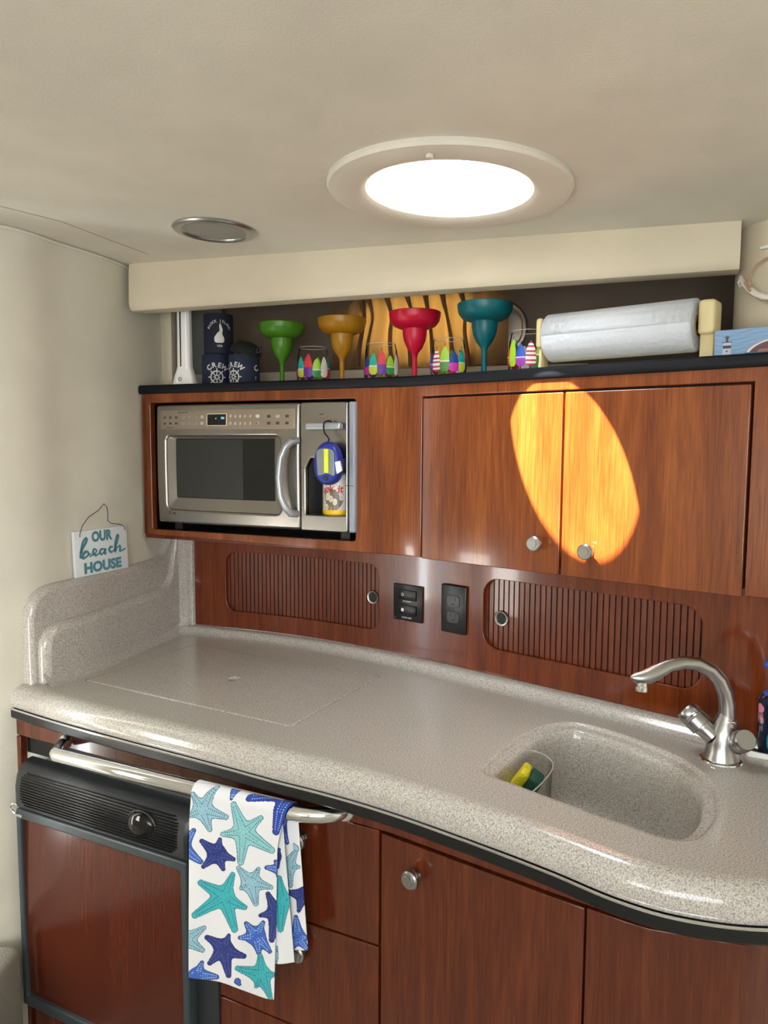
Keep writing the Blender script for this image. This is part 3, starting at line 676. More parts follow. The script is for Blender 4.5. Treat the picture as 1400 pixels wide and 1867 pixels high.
def printcol(X, Y, stars, basec):
    col = np.zeros(X.shape+(4,)); col[...] = basec
    for c, tips, cn in stars:
        cc = np.array(lin(COLR[cn])); R = max(hypot(t[0]-c[0],t[1]-c[1]) for t in tips); d = np.full(X.shape, 1e9); dots = np.zeros(X.shape, bool)
        for tp in tips:
            dx, dy = tp[0]-c[0], tp[1]-c[1]; L = hypot(dx,dy); px = X-c[0]; py = Y-c[1]; Rm = min(L, 160)
            t_ = np.clip((px*dx+py*dy)/L**2, 0, 1); dist = np.hypot(px-t_*dx, py-t_*dy)
            rad = (.36*Rm)*(1-t_)**1.3*.8 + .085*L+6 ; rad = np.where(t_ > .93, rad*.9, rad)
            dd = dist-rad; d = -np.log(np.exp(-np.clip(d,-200,300)/9)+np.exp(-np.clip(dd,-200,300)/9))*9
            along = (px*dx+py*dy)/L; across = (-px*dy+py*dx)/L
            ph = (along/17) % 1
            for ac in (-1,1):
                off = ac*(rad*.42)
                dots |= (np.hypot((ph-.5)*17, across-off) < 4.6) & (along > 30) & (along < L*.97)
            dots |= (np.hypot((ph-.5)*17, across) < 3.2) & (along > 12) & (along < L*.5)
        ins = d < 0; col[ins] = cc
        light = cn in ('sky','aqua','teal')
        dc = np.array(lin('1d3f66' if light else ('9fc0ea' if cn in ('blue','deep') else '4a62b0')))
        col[ins & dots] = dc
        edge = (d > -3.5) & (d < 2.5); col[edge] = np.array(lin('3a6a80' if light else '12225c'))
    return col
tw = thing('dish_towel', 'white dish towel printed with blue and teal starfish, folded over the rail', 'towel', bp(BL*.75,0,-.3))
M_towel = attrmat('starfish_cotton', .9, Sheen_Weight=.2); bump(M_towel, noise(M_towel, 900, 2), .0002, .5)
def barplane(px, py, off):
    r = ray(px,py); o = Vector((b0.x+bn.x*off, b0.y+bn.y*off)); det = -r.x*bd.y+r.y*bd.x
    tt = (-o.x*bd.y+o.y*bd.x)/det; p = Vector((r.x*tt,r.y*tt)); return (p-o).dot(bd), r.z*tt
def sheet(pxs, stars, off, wrap, nu, nv, ripple, basec, name):
    """pxs: function (a,b) -> photo pixel of the hanging sheet; the sheet hangs at distance off from the rail's axis"""
    rows = []; X = np.zeros((nv,nu)); Y = np.zeros((nv,nu))
    for j in range(nv):
        b = j/(nv-1); row = []
        for i in range(nu):
            a = i/(nu-1); px, py = pxs(a,b); u, h = barplane(px, py, off)
            X[j,i] = (px-340)*4.342; Y[j,i] = (py-1410)*4.342
            o = off+ripple(a,b)
            hh = h-bh_
            if wrap:                       # roll over the top of the bar
                if hh > 0:
                    th = min(pi/2*.98, hh/.0175*1.15); o = .0175*cos(th)+(o-.0175)*max(0,1-th); hh = .0175*sin(th)
            row.append(bp(u, o, hh))
        rows.append(row)
    g = G(); g.grid(rows); o = part(name, g, M_towel, tw, cols=printcol(X,Y,stars,basec), angle=180)
    md = o.modifiers.new('thickness','SOLIDIFY'); md.thickness = .0011; md.offset = 0
    return o
lerp = lambda a, b, t: a+(b-a)*t
sm = lambda t: t*t*(3-2*t)
def pA(a, b):
    lx = lerp(350,345,min(1,b*5))+3*b; rx = 525-18*sm(min(1,b/.28))-9*b
    ty = 1429+ (23*a if a < 1 else 23) ; by = lerp(1778,1822,sm(a)**1.1)+4*sin(a*9)
    return lerp(lx,rx,a), lerp(ty,by,b)
def pB(a, b): return lerp(440,lerp(514,536,b),a), lerp(1484,1757-2*a,b)
def pC(a, b): return lerp(450,lerp(543,563,b),a), lerp(1484,lerp(1738,1730,a),b)
wht = np.array(lin('dcdde0'))
sheet(pA, STARS_A, .0175, True, 190, 400, lambda a, b: .004*sin(a*4+1)*b+.003*sin(a*11+2*b)*b, wht, 'front_fold')
sheet(pC, STARS_C, .0, False, 120, 300, lambda a, b: .003*sin(a*8)*b, wht, 'rear_fold')
sheet(pB, STARS_B, .009, False, 100, 300, lambda a, b: .003*sin(a*9+1)*b, wht, 'middle_fold')
# cloth over the top of the bar joining front and rear
g = G(); rows = []; nu = 60; X = np.zeros((9,nu)); Y = np.zeros((9,nu))
for k in range(9):
    th = radians(60+k*18); row = []
    for i in range(nu):
        px, py = pA(i/(nu-1), 0); u, h = barplane(px, py+10, .0175); row.append(bp(u, .0178*cos(th), .0178*sin(th))); X[k,i] = (px-340)*4.342; Y[k,i] = 100-10*k
    rows.append(row)
g.grid(rows); part('top_fold', g, M_towel, tw, cols=printcol(X,Y,[((765,170),[(486,205),(708,462),(900,190),(790,-60)],'deep')],wht), angle=180)
#--MORE--
# ------------------------------------------------------------------ microwave oven with side unit
A = UP.ang(.1); f0 = Frame(UP.at(0), A)
ML, MT = f0.uv(285,738,.012); MR = f0.uv(647,733,.012)[0]; MB = (f0.uv(292,950,.012)[1]+f0.uv(645,973,.012)[1])/2; MT = (MT+f0.uv(640,733,.012)[1])/2; MS = f0.uv(548,850,.012)[0]
mu = lambda px, py, out=.016: f0.uv(px,py,out)
print('mw', ML, MR, MS, MT, MB)
mw = thing('microwave_oven', 'stainless steel microwave oven with side coffee unit, built into the wall cabinet', 'microwave', f0((ML+MR)/2,MB,-.07), A)
g = G(); f0.box(g, ML+.004, MS, MB+.003, MT-.003, -.145, -.002, .004); f0.box(g, MS, MR-.003, MB+.003, MT-.003, -.145, -.072, .004); part('housing', g, M_steeldark, mw)
def feet():
    for u in (ML+.04, MR-.04):
        g = G(); f0.box(g, u-.012, u+.012, hB+.0005, MB+.003, -.13, -.02); part('foot', g, M_rubber, mw)
feet()
uc = (ML+MS)/2; bl = lambda u, v, o: f0(u, v, o+.006*(1-((u-uc)/(MS-uc))**2)+.004*(1-((v-(MT+MB)/2)/(.16))**2))
wo = (mu(304.5,860)[0], mu(511,860)[0], (mu(316,930)[1]+mu(505,936)[1])/2, (mu(310,797)[1]+mu(505,794)[1])/2)
wi = (mu(319,860)[0], mu(497.5,860)[0], (mu(322,905)[1]+mu(495,915)[1])/2, (mu(320,800)[1]+mu(496,802)[1])/2)
W_o = rrect(wo[0],wo[1],wo[2],wo[3],.014,6)
g = slab(rrect(ML,MS-.001,MB,MT,.007,4), bl, .012, -.004, .006, holes=[W_o], step=.03, dstep=.03)
dW = dens(W_o, .03)
W_i = [(min(max(x,wi[0]),wi[1]), min(max(y,wi[2]),wi[3])) for x, y in dW]
g.grid([[bl(x,y,.007) for x, y in dW], [bl(x,y,.001) for x, y in W_i]], closeu=True)
dm = part('oven_door', g, M_steel, mw)
g = slab(rrect(wi[0]-.001,wi[1]+.001,wi[2]-.001,wi[3]+.001,.003,2), bl, .0022, -.003, step=.03); part('door_window', g, M_glassblack, dm)
# inner cavity panel seen through the glass
ux = mu(441,860)[0]; g = slab([(wi[0]+.001,wi[2]+.001),(ux,wi[2]+.001),(ux,wi[3]-.001),(wi[0]+.001,wi[3]-.001)], bl, .0027, .002, step=.03); part('window_screen', g, mat('oven_screen','2a2b29',.3), dm)
# pull handle
H = [(535,803,.012),(531,806,.032),(524,815,.040),(517,835,.044),(514,870,.046),(517,905,.044),(524,925,.040),(531,936,.032),(535,938,.012)]
g = G(); g.tube([f0(*mu(x,y,.03),o) for x, y, o in H], [.0095,.0095,.0088,.0082,.008,.0082,.0088,.0095,.0095], 14); part('door_handle', g, M_steeldark, dm)
g = slab([(mu(534,870)[0]+.0105*cos(a)*(1 if cos(a)>0 else .9), mu(534,870)[1]+.092*sin(a)) for a in [2*pi*k/40 for k in range(40)]], bl, .0124, .011, .0, step=.02, dstep=.05); part('handle_scoop_shade', g, mat('scoop_shade_steel','6c6862',.4,.8), dm)  # flat oval in darker steel, shade of the handle scoop put into the colour
# control panel
def cp(x, y): return mu(280+x/5, 730+y/5, .018)      # position read off the oven's face
pL, pT = cp(58,88); pR, pB = cp(1282,262); pT = (pT+cp(1282,78)[1])/2; pB = (cp(62,262)[1]+pB)/2
g = slab(rrect(pL,pR,pB,pT,.003,3), bl, .0130, .011, .0006, step=.04); cpn = part('control_panel', g, mat('panel_steel','aca093',.35,.85), mw)
pw, ph = pR-pL, pT-pB
def U_(x): return pL+pw*(x-58)/(1282-58)
def V_(y): return pT-ph*(y-83)/(262-83)
def key(x, y, w, h, m, r=.0012):
    g = slab(rrect(U_(x)-w, U_(x)+w, V_(y)-h, V_(y)+h, r, 3), bl, .0142, .0125, .0004, step=.05); return part('button', g, m, cpn)
M_grayk = mat('grey_key','a29a90',.4)
tx = G(); fmt = lambda x, y: bl(x,y,.01435)
for x in (100,158,217):
    for y in (150,206): key(x,y,.0039,.0031,M_keydark); text(tx,'----',fmt,.0035,.03,at=(U_(x),V_(y)))
for x in (285,345,405):
    for y in (150,206): key(x,y,.0040,.0031,M_grayk); text(tx,'AUTO' if (x+y)%2 else 'COOK',fmt,.0022,.03,at=(U_(x),V_(y)))
for y in (148,206): key(468,y,.0040,.0034,M_keylight); text(tx,'TIME',fmt,.0024,.03,at=(U_(468),V_(y)))
for i, x in enumerate((732,775,817,860,905)):
    for j, y in enumerate((145,211)): key(x,y,.0027,.0036,M_keylight,.0024); text(tx,'1234567890'[i+5*j],fmt,.0052,.02,at=(U_(x),V_(y)))
key(970,147,.0045,.0037,mat('white_key','e4dccc',.4)); key(970,211,.0043,.0032,M_grayk); text(tx,'STOP',fmt,.0026,.03,at=(U_(970),V_(147))); text(tx,'MENU',fmt,.0026,.03,at=(U_(970),V_(211)))
for x in (1067,1142,1220):
    for y in (150,211): key(x,y,.0046,.0034,M_keylight if (x,y)==(1142,150) else M_keydark); text(tx,'START' if x==1220 else 'SET',fmt,.0026,.03,at=(U_(x),V_(y)))
text(tx,'MICROWAVE OVEN',fmt,.0036,.03,at=(U_(283),V_(105))); text(tx,'SENSOR TOUCH',fmt,.0028,.03,at=(U_(153),V_(245)))
o = part('key_lettering', tx, M_ink, cpn); o['kind'] = 'stuff'
g = slab(rrect(U_(513),U_(700),V_(232),V_(118),.0015,3), bl, .0145, .0125, .0005, holes=[rrect(U_(520),U_(693),V_(225),V_(126),.001,2)], step=.04); ds = part('display', g, M_keylight, cpn)
g = slab(rrect(U_(520),U_(693),V_(225),V_(126),.001,2), bl, .0135, .0125, 0, step=.04); part('display_glass', g, mat('display_black','050708',.2), ds)
M_led = mat('display_glow','101010',.5); b_ = M_led.node_tree.nodes['Principled BSDF']; b_.inputs['Emission Color'].default_value = (.35,.85,.95,1); b_.inputs['Emission Strength'].default_value = 1.3
g = G(); fmt2 = lambda x, y: bl(x,y,.0137); text(g,'1N',fmt2,.0085,.02,at=(U_(660),V_(162))); disc(g, fmt2, U_(600), V_(165), .0014, n=8); part('digits', g, M_led, ds)
g = G(); disc(g, lambda x,y: bl(x,y,.0124), *mu(308.8,934), .0036); g2 = G(); text(g2,'LG',lambda x,y: bl(x,y,.0124),.006,.03,at=mu(317.5,935.5)); part('emblem', g, M_ink, dm); part('emblem_lettering', g2, M_ink, dm)
g = G(); ringf(g, lambda x,y: bl(x,y,.0126), mu(308.8,934)[0], mu(308.8,934)[1], .0016, .0021, 12); g.add([bl(mu(308.8,934)[0]+a, mu(308.8,934)[1]+b, .0126) for a, b in ((-.0003,-.001),(.0003,-.001),(.0003,.001),(-.0003,.001))],[[0,1,2,3]]); part('emblem_face', g, M_keylight, dm)
# side coffee unit
nL, nR = mu(556.5,900)[0], mu(629,900)[0]; nB = mu(590,940)[1]; nT = mu(590,836)[1]; sR = mu(633,850)[0]; vS_ = mu(560,853)[1]
flt = lambda u, v, o: f0(u,v,o)
niche = rpoly([(nL+.013,nT),(nR,nT),(nR,nB),(nL,nB),(nL,vS_)], 2)
g = slab(rrect(MS+.001,sR,MB-.001,MT,.005,3), flt, .014, -.002, .003, holes=[niche], step=.03, dstep=.03); su = part('coffee_unit', g, M_steel, mw)
g = G(); n_ = len(niche); g.grid([[f0(u,v,o) for u, v in niche] for o in (.003,-.07)], closeu=True); g.add([f0(u,v,-.07) for u, v in niche], [list(range(n_))]); part('niche', g, mat('niche_grey','4a4b4a',.5), su)
g = slab(rrect(sR+.0003,MR,MB-.001,MT,.004,3), flt, .011, -.05, .005, step=.04); part('side_trim', g, mat('grey_side_plastic','8e929c',.4), su)
g = G(); f0.box(g, MS+.002, nL+.001, vS_-.0006, vS_+.0006, .0138, .0143); f0.box(g, nR, MR-.001, mu(640,886)[1]-.0006, mu(640,886)[1]+.0006, .0138, .0143); p_ = part('seam', g, M_dark, su); p_['kind'] = 'stuff'
hb0, hb1 = mu(557,777,.03)[0], mu(622,777,.03)[0]; hv = mu(590,777,.03)[1]
g = slab(rrect(hb0,hb1,hv-.0085,hv+.0085,.006,4), flt, .036, .026, .004, step=.03); f0.box(g, hb0+.005, hb0+.016, hv-.006, hv+.006, .012, .028); f0.box(g, hb1-.016, hb1-.005, hv-.006, hv+.006, .012, .028); part('handle', g, M_steeldark, su)
cxy = mu(590,760); g = G(); text(g,'cafe',lambda x,y: f0(x,y,.0143),.0062,.01,1.2,at=(cxy[0]-.007,cxy[1]+.0065)); part('lettering', g, M_ink, su)
g = G(); text(g,'combo',lambda x,y: f0(x,y,.0143),.0115,.0,1.1,at=(cxy[0],cxy[1]-.001)); part('lettering', g, mat('bronze_print','8a6a58',.5), su)
# can in the niche
cu, cv = mu(599,900)[0], nB+.0006; cr = .0355
cc = f0(cu, cv, -.032); t = thing('printed_can', 'white can printed with oysters and red script on a yellow base, in the coffee unit', 'can', cc, A)
CM = f0.M @ Matrix.Translation((cu,.032,cv)) @ Matrix.Rotation(-pi/2,4,'Z')
def cyl(r): return lambda a, z: CM @ Vector((r*cos(a), r*sin(a), z))
na, nz = 220, 150; rows = []; X = np.zeros((nz,na)); Y = np.zeros((nz,na))
for j in range(nz):
    z = .0125+.0845*j/(nz-1); row = []
    for i in range(na):
        a = 2*pi*i/na; row.append(cyl(cr)(a,z)); X[j,i] = (a if a < pi else a-2*pi)*cr; Y[j,i] = z
    rows.append(row)
X = -X*-1
col = np.zeros((nz,na,4)); col[...] = lin('d8d4d0')
el = ((X/.031)**2+((Y-.043)/.034)**2) < 1; col[el] = lin('6e6054')
random.seed(9)
for k in range(15):
    a = 2*pi*k/15; ox, oy = (.026*cos(a), .043+.028*sin(a)) if k < 11 else (random.uniform(-.012,.012), random.uniform(.03,.055))
    d = np.hypot((X-ox)/.0055, (Y-oy)/.0078)
    for r_, c_ in ((1,'ece4d4'),(.72,'a89078'),(.5,'efe6da'),(.25,'7a6858')): col[d < r_] = lin(c_)
col[(Y < .02) & (np.abs(X) < .034) & (((X*700).astype(int) % 6) == 0)] = lin('9a968c')
g = G(); g.grid(rows, closeu=True); part('can_body', g, attrmat('can_print',.35), t, cols=col, angle=60)
g = G(); g.lathe([(0,0),(cr,0),(cr+.001,.002),(cr+.001,.011),(cr,.0125)], CM, 40); part('base_ring', g, mat('yellow_plastic','e8b818',.4), t)
g = G(); g.lathe([(cr,.097),(cr-.001,.099),(cr-.004,.0995),(cr-.005,.0965),(0,.0965)], CM, 40); part('can_lid', g, M_steeldark, t)
for s_, a0 in (('uck',-.32),('It',.62)):
    g = G(); text(g, s_, lambda x, y: cyl(cr+.0005)(x/cr+a0, y+.062), .025, .02, .9, .25, rot=.12); part('script_lettering', g, mat('red_print','b8241c',.5), t)
# hanging work light
lu, lv_ = mu(598,845,.05); t = thing('work_light', 'blue oval work light hanging by a black hook from the coffee unit handle', 'work light', f0(lu,lv_-.06,.05), A)
lw_, lh_ = .0345, .0505
egg = [(lu+lw_*cos(a)*(1-.06*sin(a)), lv_+lh_*copysign(abs(sin(a))**.85,sin(a))) for a in [2*pi*k/48 for k in range(48)]]
g = slab(egg, flt, .062, .039, .010, step=.02); bd_ = part('light_body', g, mat('blue_plastic','1c2b86',.35), t)
def lp(x, y): return f0.uv(550+x/8.49, 740+y/8.49, .063)
win = [lp(*p) for p in ((222,720),(260,668),(350,652),(440,662),(490,720),(508,1080),(475,1085),(420,1050),(365,1045),(300,1075),(245,1082))]
win = [tuple(p) for p in win]
g = slab(rpoly([p+(.003,) for p in win],3), flt, .0632, .060, .0008, step=.02); rf = part('reflector', g, mat('mirror_silver','9aa4aa',.3,.9), t)
c0, c1 = lp(345,670), lp(412,1040); g = G(); f0.box(g, c0[0], c1[0], c1[1], c0[1], .063, .0645, .0005); part('led_strip', g, mat('led_yellow','d8e020',.5), rf)
bc = lp(370,1125); g = G(); g.lathe([(0,.0645),(.0045,.064),(.006,.062)], f0.axis(bc[0],bc[1],0), 16); part('switch_button', g, mat('dark_green','08241c',.4), t)
g = G(); st = [f0.uv(550+x/8.49, 740+y/8.49, .052) for x, y in ((548,870),(610,850),(635,1000),(578,1050))]
g.add([f0(st[0][0],st[0][1],.0635), f0(st[1][0],st[1][1],.060), f0(st[2][0],st[2][1],.059), f0(st[3][0],st[3][1],.0635), f0(st[3][0],st[3][1],.060), f0(st[2][0],st[2][1],.0525), f0(st[1][0],st[1][1],.0545), f0(st[0][0],st[0][1],.061)], [[0,1,2,3],[4,5,6,7],[0,3,4,7],[1,2,5,6]]); part('sticker', g, M_white, t)
hk = [(598,806,.050),(600,801,.050),(597,796,.049),(592,790,.046),(590,782,.044),(590,773,.043),(593,768.5,.040),(598,767,.034),(603,768,.025),(605,772,.020)]
g = G(); g.tube([f0(*f0.uv(x,y,o),o) for x, y, o in hk], .0021, 8); part('hook', g, M_rubber, t)
# ------------------------------------------------------------------ things on the shelf
def shp(px, off): s, h = UP.hit(px, 650, off=off); return UP.at(s, off, CT+.0004), s
def fabrick(name, c): return mat(name, c, .85)
M_navy = mat('navy_neoprene','0c1428',.8); M_navy2 = mat('navy_neoprene_worn','101c36',.8)
def cooler(px, off, base_h, r, hgt, label, wheel=None, m=M_navy, group='navy can coolers'):
    p, s = shp(px, off); p = Vector((p.x,p.y,CZ+base_h)); ang = atan2(-p.y,-p.x)   # face towards the cabin
    t = thing('can_cooler', label, 'can cooler', p, 0, group); M = Matrix.Translation(p) @ Matrix.Rotation(ang,4,'Z')
    g = G(); g.lathe([(0,0),(r-.003,0),(r,.003),(r,hgt-.002),(r-.001,hgt),(r-.004,hgt),(r-.005,hgt-.004),(r-.006,.01),(0,.01)], M, 48); part('sleeve', g, m, t)
    return t, (lambda a, z: M @ Vector(((r+.0006)*cos(a), (r+.0006)*sin(a), z))), r
def wheel(t, fm, r, a0, z0):
    def P(x, y): return fm(x/r+a0, y+z0)
    g = G(); ringf(g, P, 0, 0, .014, .0172, 32); ringf(g, P, 0, 0, .0035, .0055, 16)
    for k in range(8):
        a = k*pi/4; e = Vector((cos(a),sin(a))); n = Vector((-e.y,e.x))*.0011
        g.add([P(*(e*.005-n)), P(*(e*.021-n)), P(*(e*.021+n)), P(*(e*.005+n))], [[0,1,2,3]]); disc(g, P, e.x*.021, e.y*.021, .0018, n=8)
    o = part('ship_wheel', g, M_silverink, t); o['kind'] = 'stuff'
    g = G()
    for ch, k in zip('CREW', (-1.5,-.5,.5,1.5)):
        a = -k*.46; text(g, ch, lambda x, y: P(*((Matrix.Rotation(a,2) @ Vector((x, y+.031))))), .018, .03)
    o = part('lettering', g, M_silverink, t); o['kind'] = 'stuff'
crh = .100
t, fm, r = cooler(394, -.075, CT+.0004, .0385, crh, 'navy can cooler with white ship wheel, at the bottom left under another', m=M_navy2); wheel(t, fm, r, .0, .040)
t, fm, r = cooler(398, -.075, CT+.0004+crh+.001, .0385, crh+.003, 'navy can cooler with white BLOCK ISLAND USA print, topmost of its stack')
g = G()
for k, ch in enumerate('BLOCK ISLAND'):
    a = -(k-5.5)*.205; text(g, ch, lambda x, y: fm((Matrix.Rotation(a,2) @ Vector((x,y+.031))).x/r+.05, (Matrix.Rotation(a,2) @ Vector((x,y+.031))).y+.052), .0098, .01)
o = part('lettering', g, M_silverink, t); o['kind'] = 'stuff'
g = G(); text(g, 'USA', lambda x, y: fm(x/r+.08, y+.019), .0075, .02); part('lettering', g, M_silverink, t)
g = slab(rpoly([(-.012,-.022,.006),(.012,-.022,.006),(.013,-.010,.004),(.007,.000,.004),(.009,.012,.003),(.002,.031,.003),(.0,.02,.002),(.001,.008,.002),(-.004,.004,.002),(-.013,-.008,.004)],4), lambda u, v, o: fm(u/r+.05, v+.049), 0, 0, back=False, step=.01); part('island_print', g, M_silverink, t)
t, fm, r = cooler(444, -.055, CT+.0004, .0395, .094, 'navy can cooler on the right of the three, black cap on top', m=M_navy2); wheel(t, fm, r, -.75, .036)
g = G(); text(g, 'C', lambda x, y: fm(x/r+.85, y+.058), .02, .03, rot=.5); text(g, 'I', lambda x, y: fm(x/r+.80, y+.034), .012, .03); o = part('lettering', g, M_silverink, t); o['kind'] = 'stuff'
p, s = shp(446, -.055); p = Vector((p.x,p.y,CZ+CT+.096)); M = Matrix.Translation(p) @ Matrix.Rotation(UP.ang(s),4,'Z') @ Matrix.Rotation(radians(14),4,'Y') @ Matrix.Diagonal((1.05,.9,1,1))
t = thing('cap', 'black fabric cap lying on the right navy can cooler', 'cap', p, 0)
g = G(); g.lathe([(0,.034),(.012,.033),(.024,.029),(.033,.022),(.038,.012),(.040,.002),(.038,.0005),(.030,.001),(0,.001)], M, 32); part('crown', g, fabrick('black_fabric','08080a'), t)
g = G(); q = M @ Vector((.036,-.01,.012)); g.tube([q, q+Vector((.010,-.004,.000)), q+Vector((.012,-.005,.014)), q+Vector((.004,-.002,.012)), q], .0028, 8); part('strap', g, M_rubber, t)
# margarita glasses
def plastic(name, c, tr=.35):
    m = mat(name, c, .32); nt = m.node_tree; b = nt.nodes['Principled BSDF']; o = nt.nodes['Material Output']
    t = nt.nodes.new('ShaderNodeBsdfTranslucent'); t.inputs[0].default_value = lin(c); x = nt.nodes.new('ShaderNodeMixShader'); x.inputs[0].default_value = tr
    nt.links.new(b.outputs[0], x.inputs[1]); nt.links.new(t.outputs[0], x.inputs[2]); nt.links.new(x.outputs[0], o.inputs[0]); return m
MG = [(0,.0),(.030,.0),(.034,.001),(.034,.003),(.014,.008),(.0075,.016),(.0062,.03),(.0062,.072),(.0085,.082),(.018,.094),(.0255,.110),(.0285,.126),(.029,.139),(.038,.1405),(.050,.146),(.058,.156),(.0608,.168),(.0615,.1765),(.0605,.178),(.0592,.1765),(.0575,.168),(.052,.156),(.040,.148),(.0265,.142),(.0255,.127),(.0215,.110),(.012,.095),(0,.090)]
for px, c, lab in ((512,'4f8a1c','lime green'),(620,'b8841c','amber yellow'),(751,'d2143c','red'),(883,'056670','teal')):
    p, s = shp(px, -.085); M = Matrix.Translation(p); f1 = 1.0
    t = thing('margarita_glass', lab+' frosted plastic margarita glass standing on the cabinet shelf', 'glass', p, 0, 'margarita glasses'); m = plastic('frosted_'+lab.replace(' ','_'), c)
    sc_ = {512:.97,620:.985,751:1.0,883:1.0}[px]; M = M @ Matrix.Diagonal((sc_,sc_,sc_,1))
    g = G(); g.lathe(MG[:8], M, 32); part('stem', g, m, t)
    g = G(); g.lathe(MG[7:], M, 48); part('bowl', g, m, t)
# painted stemless glasses
def tumbler():
    r_at = lambda z: np.interp(z, [0,.004,.02,.045,.075,.108], [.024,.029,.038,.0425,.0405,.0345])
    t = thing('stemless_glass', 'x', 'glass', (0,0,0), 0, 'stemless glasses with painted buoys')
    zs = [0,.002,.004,.01,.02,.03,.045,.06,.075,.09,.104,.108]
    pr = [(0,0)]+[(float(r_at(z))-(.002 if z == 0 else 0), z) for z in zs]
    g = G(); g.lathe(pr, I4, 48); part('glass', g, M_glass, t, angle=60)
    g = G(); g.tube([Vector((.0341*cos(2*pi*k/40), .0341*sin(2*pi*k/40), .1085)) for k in range(42)], .0007, 6, caps=False); part('rim', g, mat('glass_rim','b8b0a0',.15), t)
    cols = [('1a8f6a','8dbf3a'),('c8202c','c8202c'),('9cc22a','9cc22a'),('2348a8','8b2f9a'),('d8d8d8','a81c30'),('8cb82a','48782a'),('17307a','b8289a'),('15a08e','b8c832'),('c02030','5a1a88'),('8fbf2c','2f8a4a'),('203c9c','d8d8d8'),('1a9a80','c8202c')]
    M_p = attrmat('buoy_paint', .45)
    for k, (cu_, cl) in enumerate(cols):
        a0 = 2*pi*k/12; z0 = .032; z1 = .084+.006*((k*7)%3-1); nu, nv = 9, 26; rows = []; col = []
        for j in range(nv):
            b = j/(nv-1); z = z0+(z1-z0)*b; w_ = .0110*(min(1,(b+.03)/.14)**.5)*max(.04,1-(max(0,b-.35)/.65)**2.2)**.8
            rr_ = float(r_at(z))+.0006; rows.append([Vector((rr_*cos(a0+(i/(nu-1)-.5)*2*w_/rr_), rr_*sin(a0+(i/(nu-1)-.5)*2*w_/rr_), z)) for i in range(nu)])
            stripe = k % 6 == 4
            c_ = lin(cu_) if b > .42 else (lin('e4e0da') if b > .36 and k % 2 else lin(cl))
            if stripe: c_ = lin('e0dcd8') if int(b*11) % 2 else lin(cl)
            col += [c_]*nu
        g = G(); g.grid(rows); part('painted_buoy', g, M_p, t, cols=col)
        g = G(); rf_ = lambda z: Vector(((float(r_at(z))+.0008)*cos(a0), (float(r_at(z))+.0008)*sin(a0), z)); g.tube([rf_(.004), rf_(.014), rf_(z0+.001)], .0009, 5); g.tube([rf_(z1-.001), rf_(z1+.006)], .0008, 5); g.f = g.f; part('painted_stick', g, M_ink, t)['kind'] = 'stuff'
    return t
tu = tumbler()
for i, (px, lab, rz) in enumerate(((568,'clear stemless glass painted with buoys between the green and yellow margarita glasses',.3),(691,'clear stemless glass painted with buoys between the yellow and red margarita glasses',.55),(818,'clear stemless glass painted with buoys between the red and teal margarita glasses',1.8),(962,'clear stemless glass painted with buoys beside the paper towel holder',2.6))):
    p, s = shp(px, -.09)
    if i == 0: tu.location = p; tu.rotation_euler = (0,0,rz); tu['label'] = lab
    else: copy_tree(tu, p, rz, lab)
# ledge under the port, curtain over it
lh = HU.hit(780,674)[1]; sL = HU.hit(350,674)[0]; sRr = HU.hit(1000,674)[0]
g = slab([(sL,CT+.0005),(sRr+.1,CT+.0005),(sRr+.1,lh),(sL,lh)], on(HU), .055, .001, .004, step=.1); struct('trim_7', g, mat('pale_ledge','b8ac9a',.5))
cur = thing('curtain', 'pleated tan curtain glowing with daylight over the oval port', 'curtain', HU.at(pc[0],.04,lh))
m = bpy.data.materials.new('tan_curtain_cloth'); m.use_nodes = True; nt = m.node_tree; nt.nodes.clear()
o_ = nt.nodes.new('ShaderNodeOutputMaterial'); d_ = nt.nodes.new('ShaderNodeBsdfDiffuse'); t_ = nt.nodes.new('ShaderNodeBsdfTranslucent'); x_ = nt.nodes.new('ShaderNodeMixShader'); x_.inputs[0].default_value = .07
d_.inputs[0].default_value = lin('6e5640'); t_.inputs[0].default_value = lin('dc9a44')
nt.links.new(d_.outputs[0], x_.inputs[1]); nt.links.new(t_.outputs[0], x_.inputs[2]); nt.links.new(x_.outputs[0], o_.inputs[0]); M_cur = m
c0 = HU.hit(616,620)[0]; c1 = HU.hit(930,620)[0]; nu, nv = 260, 24; rows = []
cb_ = HU.hit(780,671)[1]; tA = HU.hit(620,566)[1]; tB = HU.hit(665,546)[1]; tC = HU.hit(880,530)[1]+.01; tD = HU.hit(928,548)[1]
for j in range(nv):
    b = j/(nv-1); row = []
    for i in range(nu):
        a = i/(nu-1); s = c0+(c1-c0)*a
        ytop = np.interp(a, [0,.08,.12,.17,.84,.9,1], [tA,tA+.002,tA+.01,tB+.01,tC,tC-.01,tD]); h = cb_+.002*sin(a*60)+(ytop-cb_)*b
        ea = sm(min(1,max(0,(a-.08)/.1)))*sm(min(1,max(0,(.90-a)/.1))); ph = 2*pi*a*8+1.2*sin(b*2.5+a*9)+.5
        fl_k = .55+.45*b; row.append(HU.at(s+ea*.007*sin(ph)*fl_k, .034+ea*(.009*cos(ph)+.002*cos(2*ph)), h))
    rows.append(row)
g = G(); g.grid(rows); part('cloth', g, M_cur, cur, angle=180)
M_fold = mat('curtain_fold_cloth', '75583e', .9)
